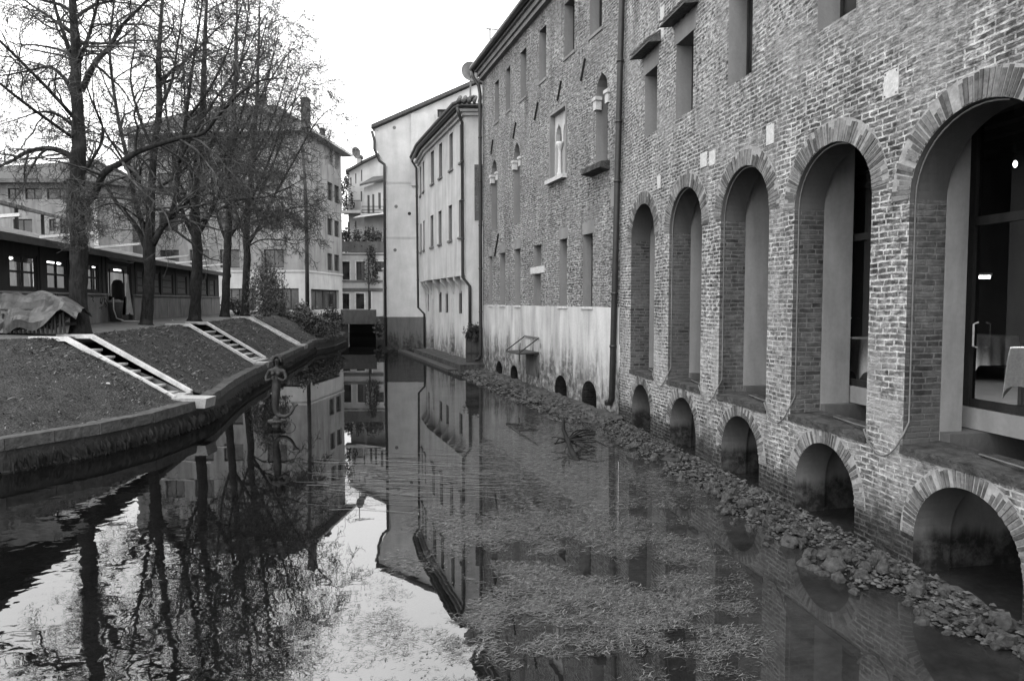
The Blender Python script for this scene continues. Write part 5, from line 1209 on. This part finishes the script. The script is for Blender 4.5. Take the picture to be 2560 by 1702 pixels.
def tree(Y, base, trunk, limbs, label, seed, thin, gz_, maxlev=4, dens=1.0):
    """trunk and limbs as (px, py, depth offset) sketches at the tree's own distance"""
    rg = random.Random(seed); bp = on_z(base[0], base[1], gz_); Y = bp.y
    t = thing('bare_tree', label, 'tree', (bp.x, bp.y, gz_), 0, 'bare trees along the bank')
    def W3(q): 
        p = on_y(q[0], q[1], Y); p.y += q[2] if len(q) > 2 else 0; return p
    tp = [W3(q) for q in trunk[0]]; tp[0] = Vector((bp.x, bp.y, gz_ - .15)); tr_ = trunk[1]
    m = MB(); sp = smooth(tp, 5); n_ = len(sp); rads = []
    for i in range(n_):
        f = i / (n_ - 1) * (len(tr_) - 1); a = int(min(f, len(tr_) - 2)); rads.append(tr_[a] + (tr_[a + 1] - tr_[a]) * (f - a))
    rads = [q * .77 for q in rads]; rads[0] *= 1.5; rads[1] *= 1.15; rads[2] *= 1.04
    nn = 14; b0 = len(m.v); m.tube(sp, rads, nn)
    for i in range(b0, len(m.v)):                       # knotty bark
        v = Vector(m.v[i]); ring_ = (i - b0) // nn; c = sp[ring_]; k = 1 + .16 * mnoise.noise(v * 2.3) + .10 * mnoise.noise(v * 6); m.v[i] = tuple(c + (v - c) * k)
    cr = MB()
    for lb, r0 in limbs:
        lp = smooth([W3((q[0], q[1], (q[2] if len(q) > 2 else 0) + rg.uniform(-.12, .12) * (i > 0))) for i, q in enumerate(lb)], 4)
        nL = len(lp); rl = [max(thin, .66 * r0 * (1 - .85 * i / (nL - 1))) for i in range(nL)]
        m.tube(lp, rl, 8); L = sum((lp[i + 1] - lp[i]).length for i in range(nL - 1))
        sprout(cr, lp, rl, min(L * .75, 5.0), 0, rg, maxlev, .5, thin, dens * max(.7, L / 5.5))
    # upper leader bears branches too
    k0 = int(n_ * .55); up_ = sp[k0:]
    if len(up_) > 3: sprout(cr, up_, rads[k0:], 4.2, 0, rg, maxlev, .5, thin, dens * 1.2)
    m.build('trunk', 'bark', t, True); cr.build('crown', 'twig', t)
    return t
z1 = lambda L: [(x / 1.844, y / 1.844, *r) for x, y, *r in L]
tree(0, (200, 830), ([(198, 830), (196, 740), (198, 650), (194, 560), (192, 480), (197, 380), (196, 300), (190, 210), (190, 120), (183, 40), (180, -60), (185, -200), (190, -330)], [.32, .29, .275, .26, .25, .22, .19, .16, .13, .09, .05, .025]), [
    ([(190, 410), (165, 385), (120, 370), (70, 382), (25, 405), (-40, 425), (-130, 420)], .15),
    ([(200, 520), (228, 488), (260, 434), (304, 407), (347, 380), (434, 347), (504, 331), (542, 287), (600, 235), (650, 200), (720, 195)], .16),
    ([(203, 228), (244, 157), (271, 114), (298, 70), (347, 22), (400, -30), (450, -90)], .13),
    ([(188, 250), (160, 200), (120, 165), (70, 175), (10, 190), (-60, 185)], .09),
    ([(190, 200), (165, 110), (145, 30), (120, -80), (100, -200)], .11),
    ([(196, 330), (150, 290), (100, 280), (50, 300), (-30, 320)], .07),
    ([(192, 170), (215, 90), (240, 20), (262, -70), (280, -200)], .09),
    ([(200, 440), (230, 400), (260, 330), (275, 250, -1), (300, 160, -1.5)], .08),
    ([(190, 300, 0), (170, 240, -1), (120, 160, -2), (60, 80, -3), (0, 10, -3.5)], .08),
    ([(186, 90), (120, 40), (60, 0), (0, -60)], .07),
    ([(196, 480), (230, 520), (250, 560, -.5), (262, 600, -.8)], .05),
    ([(192, 360), (150, 330, 1), (80, 250, 1.6), (20, 200, 2)], .06),
    ([(192, 420, 0), (150, 350, 1.2), (95, 330, 2), (40, 350, 2.6), (-10, 390, 2.8)], .07),
    ([(190, 350, 0), (160, 300, -1.4), (100, 240, -2.2), (40, 230, -2.6), (-20, 260, -3)], .07),
    ([(188, 130), (150, 70, 1), (90, 60, 1.6), (30, 90, 2), (-30, 130, 2)], .06),
    ([(196, 450), (240, 470, -1.2), (270, 500, -1.6), (300, 540, -1.9)], .05)],
    'thickest bare tree with a long arching limb, nearest beside the tarpaulin', 1, .005, TOPZ + .1, 3, 1.5)
tree(0, (365, 808), ([(366, 808), (370, 740), (374, 680), (373, 620), (376, 540), (380, 460), (386, 370), (398, 271), (396, 163), (402, 60), (410, -60), (412, -180), (415, -300)], [.29, .26, .25, .28, .2, .17, .15, .14, .12, .09, .06, .03, .02]), [
    ([(366, 625), (345, 580), (325, 542), (293, 504), (262, 466), (235, 440), (190, 420)], .17),
    ([(370, 600), (340, 510), (322, 400), (290, 280), (278, 130), (282, 0), (285, -120)], .17),
    ([(382, 612), (410, 565), (434, 515), (446, 407), (466, 298), (486, 163), (500, 40), (520, -80)], .19),
    ([(390, 590), (430, 540), (470, 500), (520, 470), (580, 440)], .12),
    ([(400, 270), (430, 200), (445, 120), (460, 20), (480, -100)], .1),
    ([(386, 380), (350, 300), (330, 200), (335, 90), (320, -30)], .1),
    ([(446, 407), (490, 330), (540, 250), (590, 170), (640, 90), (680, 20)], .1),
    ([(378, 500, 0), (360, 420, -1.5), (340, 330, -2.5), (345, 230, -3)], .09),
    ([(378, 480, 0), (420, 400, 1.5), (450, 280, 2.5), (440, 150, 3)], .09),
    ([(366, 560), (330, 520, -1), (300, 540, -1.8), (270, 570, -2.2)], .06),
    ([(376, 540), (400, 480, -1.5), (440, 440, -2.5), (490, 440, -3), (530, 480, -3.2)], .08),
    ([(401, 200), (440, 120, 1), (500, 40, 1.5), (560, -20, 1.5)], .09),
    ([(466, 298), (520, 230), (570, 130), (600, 40), (620, -40)], .09)],
    'bare tree forking low into several upright limbs, second along the bank', 2, .006, TOPZ + .12, 3, 1.4)
tree(0, (487, 799), ([(487, 799), (490, 720), (494, 640), (490, 580), (488, 480), (495, 380), (505, 280), (510, 160), (515, 40), (520, -60), (525, -150)], [.32, .29, .28, .26, .2, .17, .14, .1, .06, .025]), [
    ([(488, 600), (460, 540), (440, 470), (430, 380), (415, 280), (410, 170), (400, 60)], .15),
    ([(494, 590), (530, 520), (565, 440), (590, 340), (620, 230), (650, 120), (668, 40)], .16),
    ([(492, 560), (540, 530), (600, 500), (660, 495), (720, 470), (770, 440)], .11),
    ([(495, 420), (540, 340), (580, 240), (610, 130), (620, 20), (625, -80)], .12),
    ([(490, 480), (470, 380), (460, 260), (455, 130), (450, 0)], .11),
    ([(490, 540, 0), (500, 470, -2), (520, 420, -3), (560, 360, -3.6)], .09),
    ([(492, 560), (450, 545), (410, 560), (380, 590)], .08),
    ([(540, 420), (600, 330), (660, 230), (720, 140), (755, 110)], .1),
    ([(490, 520, 0), (530, 470, 2), (580, 450, 3), (630, 470, 3.5), (660, 520, 3.6)], .08),
    ([(500, 440, 0), (550, 400, -2), (610, 390, -3), (660, 430, -3.4), (690, 490, -3.6)], .08)],
    'bare tree with a dark trunk between the pavilion and the middle stairs', 3, .0075, TOPZ + .12, 3, 1.25)
tree(0, (561, 790), ([(561, 790), (565, 720), (568, 640), (570, 580), (575, 480), (580, 380), (585, 270), (590, 150), (592, 40), (595, -40)], [.30, .28, .27, .24, .19, .16, .12, .08, .04]), [
    ([(568, 610), (545, 540), (530, 450), (520, 340), (515, 230), (510, 120)], .13),
    ([(570, 600), (610, 530), (650, 450), (690, 350), (720, 250), (750, 180)], .16),
    ([(570, 580), (620, 560), (680, 540), (730, 520), (780, 515), (815, 500)], .1),
    ([(577, 440), (620, 340), (660, 220), (690, 110), (700, 50)], .12),
    ([(580, 380), (560, 280), (555, 160), (560, 40)], .1),
    ([(572, 540, 0), (600, 470, -2.4), (650, 400, -3.5), (700, 370, -4)], .09),
    ([(590, 470), (650, 380), (710, 290), (770, 220), (805, 215)], .1),
    ([(572, 520, 0), (620, 480, 2), (680, 480, 3), (730, 520, 3.4)], .08)],
    'slim bare tree fourth along the bank, left of the last trunk', 4, .0085, TOPZ + .12, 3, 1.25)
tree(0, (613, 787), ([(613, 787), (614, 720), (618, 650), (616, 590), (622, 500), (632, 400), (640, 290), (645, 170), (648, 70), (650, 0)], [.30, .28, .27, .24, .19, .16, .12, .08, .03]), [
    ([(616, 620), (650, 560), (690, 480), (740, 390), (780, 320), (820, 275), (845, 290)], .15),
    ([(616, 600), (670, 560), (720, 540), (765, 525), (785, 540)], .1),
    ([(620, 540), (670, 440), (710, 330), (740, 230), (760, 170)], .13),
    ([(616, 600), (590, 530), (575, 440), (570, 340), (575, 240)], .12),
    ([(632, 400), (680, 300), (715, 190), (725, 100)], .11),
    ([(622, 500), (640, 380), (660, 260), (680, 150), (690, 60)], .11),
    ([(618, 560, 0), (660, 520, -2.5), (720, 480, -4), (790, 430, -4.5)], .1),
    ([(616, 620), (650, 600), (700, 600), (740, 610), (790, 590)], .08)],
    'last bare tree of the row, beside the tall evergreen shrub', 5, .009, TOPZ + .12, 3, 1.15)

# ================================================================== SHRUBS
def leafy(name, label, c, rad, nl, size, mat, seed, upright=False, group=None, stems=10):
    rg = random.Random(seed); t = thing(name, label, 'shrub', c, 0, group); c = Vector(c); m = MB()
    cl = []
    for k in range(max(10, nl // 45)):
        a = rg.uniform(0, 2 * math.pi); q = rg.random() ** .5; h = rg.random()
        pr = (math.sin(math.pi * min(1, .15 + h * .85)) ** .6)
        cl.append(Vector((c.x + rad[0] * q * pr * math.cos(a), c.y + rad[1] * q * pr * math.sin(a), c.z + rad[2] * (.08 + .92 * h * (1 - .25 * q)))))
    for i in range(nl):
        b = rg.choice(cl); p = b + Vector((rg.gauss(0, .16) * rad[0] * .6, rg.gauss(0, .16) * rad[1] * .6, rg.gauss(0, .13) * rad[2] * (1.6 if upright else 1)))
        if p.z < c.z + .02: p.z = c.z + .02 + rg.random() * .1
        d = Vector((rg.gauss(0, 1), rg.gauss(0, 1), rg.gauss(.4, .8) + (1.6 if upright else -.2))).normalized(); L = size * rg.uniform(.6, 1.3); s = d.orthogonal().normalized(); s = (s * math.cos(i) + d.cross(s) * math.sin(i)) * L * (.2 if upright else .28)
        m.add([p, p + d * L * .5 + s, p + d * L, p + d * L * .5 - s], [(0, 1, 2, 3)])
    m.build('foliage', mat, t); b = MB()
    for k in range(stems):
        e = rg.choice(cl); b.tube([c + Vector((rg.gauss(0, .1) * rad[0], rg.gauss(0, .1) * rad[1], -.05)), (c + e) / 2 + Vector((0, 0, .1)), e], [.03, .02, .01], 4)
    b.build('stems', 'twig', t); return t
def at(px, py, z): return on_z(px, py, z)
leafy('tall_shrub', 'tall upright evergreen shrub left of the dark pole', at(668, 789, GZ - .02), (1.25, 1.2, 2.7), 5200, .15, 'leaf_mid', 21, True)
leafy('low_shrub', 'small dark leafy shrub between the last trunks and the upright shrub', at(592, 785, GZ), (.9, .8, .9), 1100, .14, 'leaf_dark', 22)
leafy('rounded_shrub', 'broad rounded leafy bush before the ground floor of the apartment block', (-14.6, 50.5, 1.2), (1.5, 1.7, 1.6), 3200, .17, 'leaf_mid', 23)
leafy('spreading_shrub', 'dark spreading bush hanging low over the water by the stairs', (-13.5, 49.3, .45), (1.7, 2.2, 1.55), 3200, .16, 'leaf_dark', 24)
leafy('glossy_shrub', 'glossy dark bush between the upright shrub and the rounded bush', (-16.4, 49.5, 2.0), (1.1, 1.0, .95), 1800, .17, 'leaf_dark', 25)
leafy('corner_shrub', 'narrow bush filling the bank beside the footbridge', (-13.7, 54.5, 1.0), (1.0, 1.5, 1.5), 2000, .16, 'leaf_dark', 26)
for i, (x, lab) in enumerate(((70, 'left bushy plant on the terrace of the end house'), (150, 'middle bushy plant on the terrace of the end house'), (235, 'right bushy plant on the terrace under the awning'), (330, 'plant against the gabled house end of the terrace'))):
    s, z = v5(x, 990); leafy('terrace_plant', lab, VF.P(s, .5, zc + .05), (1.5, .7, 2.4 if i < 3 else 2.0), 700, .25, 'leaf_mid', 30 + i, False, 'plants on the terrace', 5)
s, z = w5(105, 640); leafy('balcony_plant', 'dark climbing plant over the balcony of the narrow white house', WF.P(s, -1.2, bz + .05), (.9, .5, 3.6), 700, .25, 'leaf_dark', 35, False, None, 5)
s, z = v5(285, 1290); leafy('wall_creeper', 'dark creeper by the doorway right of the downpipe', VF.P(s, -.5, z), (.8, .4, 3.9), 600, .22, 'leaf_dark', 36, False, None, 5)
q = on_y(947, 835, 56); leafy('waterside_plant', 'small plant at the foot of the grey wall by the bridge', (q.x, 56, .3), (.5, .5, 1.4), 300, .2, 'leaf_dark', 37, False, None, 4)
q = on_y(1186, 835, 32.3); leafy('hanging_creeper', 'dead creeper hanging over the water gate', (q.x, 32.5, 1.35), (.5, .16, .75), 1100, .085, 'leaf_dark', 38, False, None, 6)

# ================================================================== MERMAID
ms_ = on_z(692, 1066, 0); mz = .17; bx, by = ms_.x, ms_.y
S = thing('mermaid_statue', 'bronze mermaid statue standing on a plinth in the canal', 'statue', (bx, by, 0))
def skin(name, pts, edges, rad, mat, parent, root=0, sub=2):
    me = bpy.data.meshes.new(name); me.from_pydata(pts, edges, []); o = bpy.data.objects.new(name, me); COL.objects.link(o)
    md = o.modifiers.new('s', 'SKIN'); md.use_smooth_shade = True; o.modifiers.new('u', 'SUBSURF').levels = sub
    for i, r in enumerate(rad):
        d = me.skin_vertices[0].data[i]; d.radius = r if isinstance(r, tuple) else (r, r); d.use_root = (i == root)
    dg = bpy.context.evaluated_depsgraph_get(); ev = o.evaluated_get(dg); m2 = bpy.data.meshes.new_from_object(ev)
    bpy.data.objects.remove(o); m2.materials.append(MAT[mat]); ob = bpy.data.objects.new(name, m2); COL.objects.link(ob)
    if parent: ob.parent = parent; ROOTM[ob.name] = ROOTM[parent.name]
    return ob
b = mz
P3 = [(0, 0, b + .78), (.0, -.0, b + .95), (.01, .0, b + 1.1), (.02, .01, b + 1.22), (.03, .0, b + 1.31), (.04, -.01, b + 1.38), (.045, -.02, b + 1.46), (.045, -.02, b + 1.53),
      (-.16, .01, b + 1.23), (-.235, -.03, b + 1.06), (-.20, -.13, b + .98), (-.07, -.17, b + 1.03),
      (.20, .01, b + 1.21), (.27, -.05, b + 1.04), (.22, -.15, b + .98), (.10, -.18, b + 1.06),
      (-.005, 0, b + .6), (-.02, 0, b + .42), (-.03, 0, b + .26), (.0, 0, b + .14), (.11, -.02, b + .085), (.24, -.03, b + .09), (.36, -.03, b + .16), (.43, -.03, b + .27), (.46, -.03, b + .36), (.39, -.03, b + .42), (.55, -.03, b + .39)]
E3 = [(0, 1), (1, 2), (2, 3), (3, 4), (4, 5), (5, 6), (6, 7), (3, 8), (8, 9), (9, 10), (10, 11), (3, 12), (12, 13), (13, 14), (14, 15), (0, 16), (16, 17), (17, 18), (18, 19), (19, 20), (20, 21), (21, 22), (22, 23), (23, 24), (24, 25), (24, 26)]
R3 = [(.14, .12), (.105, .09), (.13, .095), (.145, .085), (.055, .055), (.06, .06), (.085, .09), (.07, .08), (.06, .06), (.045, .045), (.04, .04), (.035, .035), (.06, .06), (.045, .045), (.04, .04), (.035, .035),
      (.15, .13), (.125, .11), (.1, .09), (.085, .08), (.072, .065), (.064, .055), (.055, .045), (.045, .04), (.035, .03), (.018, .035), (.018, .035)]
R3 = [(a_ * .86, b_ * .86) for a_, b_ in R3]
skin('body', P3, E3, R3, 'bronze', S)
m = MB(); rg = random.Random(2)
for k in range(26):
    a = rg.uniform(R(20), R(160)) ; x0 = .045 + .09 * math.cos(a); y0 = .0 + .08 * math.sin(a) * rg.uniform(.6, 1); zt = b + 1.56
    m.tube([(bx + .045, by + .0, b + 1.58), (bx + x0, by + y0 - .01, zt - .03), (bx + x0 * 1.25 - .01, by + y0 + .03, b + 1.45), (bx + x0 * 1.35 - .015, by + y0 + .04, b + 1.33)], [.02, .035, .035, .018], 5)
for k in range(14):
    a = R(180) * k / 13; m.tube([(bx + .045 + .1 * math.cos(a), by - .06, b + 1.46 + .11 * math.sin(a)), (bx + .045 + .115 * math.cos(a), by + .02, b + 1.46 + .13 * math.sin(a))], .032, 5)
m.build('hair', 'iron', S, True)
m = MB()                                                        # brow, nose, mouth of the small face
m.lathe((bx + .04, by - .108, b + 1.455), [(.004, -.014), (.012, 0), (.008, .03), (.003, .045)], 6); m.tube([(bx + .012, by - .1, b + 1.425), (bx + .068, by - .1, b + 1.425)], .007, 5)
for e in (-.03, .03): m.tube([(bx + .042 + e - .014, by - .098, b + 1.488), (bx + .042 + e + .014, by - .098, b + 1.488)], .008, 5)
m.build('face', 'iron', S, True)
for e, sg in ((-.06, 1), (.105, -1)):
    m = MB()
    for k in range(4): m.tube([(bx + e, by - .17, b + 1.03 + k * .012), (bx + e + sg * .05, by - .185, b + 1.035 + k * .016), (bx + e + sg * .085, by - .17, b + 1.03 + k * .018)], [.011, .010, .007], 5)
    m.tube([(bx + e, by - .165, b + 1.07), (bx + e + sg * .03, by - .16, b + 1.1)], [.012, .008], 5); m.build('fingers', 'bronze', S, True)
m = MB()
for e in (-.04, .09): m.lathe((bx + e, by - .1, b + 1.16), [(.005, -.05), (.05, -.03), (.058, 0), (.04, .04), (.005, .055)], 10)
m.build('breast', 'bronze', S, True)
MB().lathe((bx, by, 0), [(.09, -.5), (.10, .03), (.11, .08), (.14, .11), (.21, .125), (.22, .132), (.22, mz - .01), (.2, mz)], 16).build('plinth', 'wall_wet', S)
MB().lathe((bx, by, 0), [(.1, mz + .002), (.09, mz + .06), (.03, mz + .12)], 10).build('tail_mount', 'bronze', S)
m = MB(); m.tube([(bx + .32 + .16 * math.cos(a) , by - .05 - .2 * math.sin(a) * .2, -.02 + .17 * math.sin(a)) for a in [R(-30 + 200 * k / 18) for k in range(19)]], .008, 5, True); m.build('wire_hoop', 'iron', S, True)

# ================================================================== SHORE, ROCKS, WEED, DRIFTWOOD
m = MB(); rows = []
def shore_w(s): return max(.2, .52 + .45 * mnoise.noise(Vector((s * .5, 2, 0))) + .3 * mnoise.noise(Vector((s * 1.6, 5, 0))))
NS = 150; S0, S1 = JOINT + .2, SEND
for fr, a, b_, NS, base in ((NF, JOINT - .2, SEND, 190, .0), (FF, SE - 1.5, .4, 110, .10)):
    vs = []; NW = 12
    for i in range(NS + 1):
        s = a + (b_ - a) * i / NS; w_ = shore_w(s + (0 if fr is NF else 30)) * (1 if fr is NF else 1.5)
        if fr is NF and s > cents[4] - .3: w_ *= max(.15, 1 - (s - cents[4] + .3) * .35)
        for j in range(NW + 1):
            f = j / NW; d = -.03 - f * (w_ + .35); p = fr.P(s, d, 0)
            z = (.08 + base) * (1 - f) ** .7 - .10 * f + .06 * mnoise.noise(p * 1.3) + .045 * mnoise.noise(p * 3.4) + .03 * mnoise.noise(p * 9)
            vs.append((p.x, p.y, z if j < NW else -.2))
    m.add(vs, [(i * (NW + 1) + j, i * (NW + 1) + j + 1, (i + 1) * (NW + 1) + j + 1, (i + 1) * (NW + 1) + j) for i in range(NS) for j in range(NW)])
struct(m.build('rubble_shore', 'rubble_strip', smooth=True))
# rocks: eight shapes, copied
rg = random.Random(77); protos = []
for k in range(8):
    bm = bmesh.new(); bmesh.ops.create_icosphere(bm, subdivisions=2, radius=.5); sd = Vector((k * 7.3, k * 3.1, k))
    for v in bm.verts:
        q = v.co.copy(); q *= 1 + .75 * mnoise.noise(q * 1.9 + sd) + .35 * mnoise.noise(q * 4.5 + sd); q.z *= .72; v.co = q
    me = bpy.data.meshes.new('rock'); bm.to_mesh(me); bm.free(); me.materials.append(MAT['rock']); me.polygons.foreach_set('use_smooth', [False] * len(me.polygons)); protos.append(me)
spots = []
for i in range(292):
    fr = NF if i < 210 else FF
    if fr is NF:
        s = JOINT + (SEND - 5.2 - JOINT) * rg.random() ** .8; w_ = shore_w(s); f = rg.random(); 
        if s > cents[4] - .3: w_ *= .5
        d = -.2 - f ** .8 * (w_ + .35); z = .12 * (1 - f) + .0
    else: s = SE * rg.random() ** .9; f = rg.random(); d = -.15 - f * 1.3; z = .15 * (1 - f) + .0
    p = fr.P(s, d, z); big = rg.random() ** 3; spots.append((p, .08 + .12 * big + (.04 if fr is FF else 0)))
for p, sz in spots:
    o = bpy.data.objects.new('rock', rg.choice(protos)); COL.objects.link(o); o.location = p; o.rotation_euler = (rg.uniform(-.3, .3), rg.uniform(-.3, .3), rg.uniform(0, 6.28)); o.scale = (sz * rg.uniform(.8, 1.5), sz * rg.uniform(.7, 1.1), sz * rg.uniform(.9, 1.5))
    tag(o, 'loose grey rock in the rubble strip along the foot of the brick buildings', 'rock', 'rocks along the foot of the brick walls')
# small gravel between the rocks
rg = random.Random(31); m = MB()
for i in range(6200):
    fr = NF if i < 4200 else FF
    if fr is NF: s_ = JOINT + (SEND - 4.5 - JOINT) * rg.random() ** .8; w_ = shore_w(s_) * (.7 if s_ > cents[4] - .3 else 1); d = -.06 - rg.random() * (w_ + .25); z = (.12) * (1 - min(1, -d / (w_ + .3))) - .015
    else: s_ = SE * rg.random() ** .9; d = -.05 - rg.random() * 1.5; z = .14 * (1 - min(1, -d / 1.6)) - .02
    p = fr.P(s_, d, z + rg.random() * .05)
    if mnoise.noise(p * 1.1) < rg.uniform(-.5, .1): continue
    r_ = rg.uniform(.012, .045) * (1.3 if fr is FF else 1); e = [Vector((r_ * rg.uniform(.6, 1.5), 0, 0)), Vector((0, r_ * rg.uniform(.6, 1.4), 0)), Vector((0, 0, r_ * rg.uniform(.4, .8)))]
    q = Matrix.Rotation(rg.uniform(0, 6.28), 3, 'Z'); e = [q @ v for v in e]
    m.add([p + e[0], p + e[1], p - e[0], p - e[1], p + e[2] + e[0] * .2, p - e[2]], [(0, 1, 4), (1, 2, 4), (2, 3, 4), (3, 0, 4), (1, 0, 5), (2, 1, 5), (3, 2, 5), (0, 3, 5)])
tag(m.build('shore_gravel', 'gravel'), 'fine gravel and brick rubble along the foot of the walls', 'gravel', None, 'stuff')
# floating weed: streaming leaves on the surface
rg = random.Random(5); m = MB(); cnt = 0
def wdens(px, py):
    n1 = mnoise.noise(Vector((px * .004, py * .011, 1))) ; n2 = mnoise.noise(Vector((px * .012, py * .03, 5)))
    n = n1 * .7 + n2 * .6
    edge_r = 1560 + (py - 1060) * .55 if py < 1240 else 1660 + (py - 1240) * .45                 # right edge follows the shore
    edge_l = 1130 - (py - 1060) * .55 if py > 1060 else 1330
    edge_l = max(edge_l, 690)
    if py < 1010 or px > edge_r + 130: return 0
    core = min(1, (px - edge_l) / 160) * min(1, (edge_r + 130 - px) / 160); core = max(0, core)
    v = core * (n * 1.7 + .40) * (1 if py < 1540 else max(.2, 1 - (py - 1540) / 150))
    if px < 1120 and py > 1330: v *= .35
    if py < 1270 and px > 1250: v = max(v, .42 * core + .6 * n)
    return v
tries = 0
while cnt < 68000 and tries < 600000:
    tries += 1; px, py = rg.uniform(640, 1950), rg.uniform(1010, 1702)
    if rg.random() > wdens(px, py): continue
    p = on_z(px, py, .006); dist = p.y; L = rg.uniform(.022, .075) * (.7 + dist * .06)
    a = rg.gauss(.1, .35) if py < 1260 else rg.gauss(.3, .65)
    if rg.random() < .5: a += math.pi
    wd = L * rg.uniform(.02, .05); tip = rg.uniform(.002, .015) * (rg.random() < .6)
    d = Vector((math.cos(a), math.sin(a), 0)); s_ = Vector((-d.y, d.x, 0)) * wd; bend = Vector((-d.y, d.x, 0)) * L * rg.uniform(-.25, .25)
    m.add([p - s_, p + s_, p + d * L * .55 + bend + s_ + Vector((0, 0, tip)), p + d * L * .55 + bend - s_ + Vector((0, 0, tip)), p + d * L + Vector((0, 0, .002))], [(0, 1, 2, 3), (3, 2, 4)]); cnt += 1
for i in range(300):                                             # long combed strands in the fast middle
    px, py = rg.uniform(900, 1330), rg.gauss(1190, 34)
    if py < 1120: continue
    p = on_z(px, py, .007); L = rg.uniform(.3, 1.3); w_ = rg.uniform(.003, .008); pts = []
    for k in range(6):
        f = k / 5; q = p + Vector((-L * f, L * f * .10 + .06 * math.sin(f * 5 + i), 0)); pts += [q + Vector((0, w_, 0)), q - Vector((0, w_, 0))]
    m.add(pts, [(2 * k, 2 * k + 1, 2 * k + 3, 2 * k + 2) for k in range(5)])
for i in range(420):                                             # stray leaves over the open water
    px, py = rg.uniform(480, 1180), rg.uniform(1380, 1702)
    if mnoise.noise(Vector((px * .006, py * .015, 8))) < .05: continue
    p = on_z(px, py, .006); a = rg.uniform(0, 6.28); L = rg.uniform(.015, .045); d = Vector((math.cos(a), math.sin(a), 0)); s_ = Vector((-d.y, d.x, 0)) * L * .2
    m.add([p - d * L * .5, p + s_, p + d * L * .5, p - s_], [(0, 1, 2, 3)])
tag(m.build('water_weed', 'weed'), 'pale water weed and leaves streaming on the canal surface', 'water weed', None, 'stuff')
# driftwood
p = on_z(1415, 1112, 0); dw = thing('driftwood', 'forked dead branch stranded in the weed near the arches', 'branch', p)
def dp(x, y, h=0): q = on_z(x, y, 0); return q + Vector((0, 0, h))
MB().tube([dp(1450, 1152, -.05), dp(1432, 1140, .05), dp(1420, 1122, .16), dp(1408, 1114, .36), dp(1409, 1114, .62)], [.045, .06, .055, .04, .018], 6).build('stem', 'driftwood', dw, True)
rg = random.Random(6)
for k in range(17):
    x, y = rg.uniform(1370, 1520), rg.uniform(1092, 1138); q = dp(1420, 1118, .15); e = dp(x, y, rg.uniform(-.02, .22)); mid = (q + e) / 2 + Vector((rg.uniform(-.1, .1), rg.uniform(-.1, .1), rg.uniform(-.02, .1)))
    MB().tube(smooth([q, mid, e], 4), [.02] * 4 + [.015] * 4 + [.008], 5).build('twig', 'driftwood', dw, True)
# paper scraps on the grass
for i, (x, y, lab) in enumerate(((102, 970, 'scrap of white paper on the lower grass slope left of the nearest stairs'), (270, 965, 'tiny white scrap beside the nearest stairs'), (432, 805, 'white scrap on the path before the third trunk'))):
    q = on_z(x, y, 1.2 if i == 0 else (1.15 if i == 1 else TOPZ + .12)); m = MB(); f = Frame(q.x, q.y, i)
    m.add([f.P(-.04, -.03, q.z + .06), f.P(.04, -.03, q.z + .05), f.P(.05, .03, q.z + .08), f.P(-.03, .03, q.z + .075), f.P(0, 0, q.z + .09)], [(0, 1, 4), (1, 2, 4), (2, 3, 4), (3, 0, 4)]); tag(m.build('paper_scrap', 'kerb_white'), lab, 'litter')
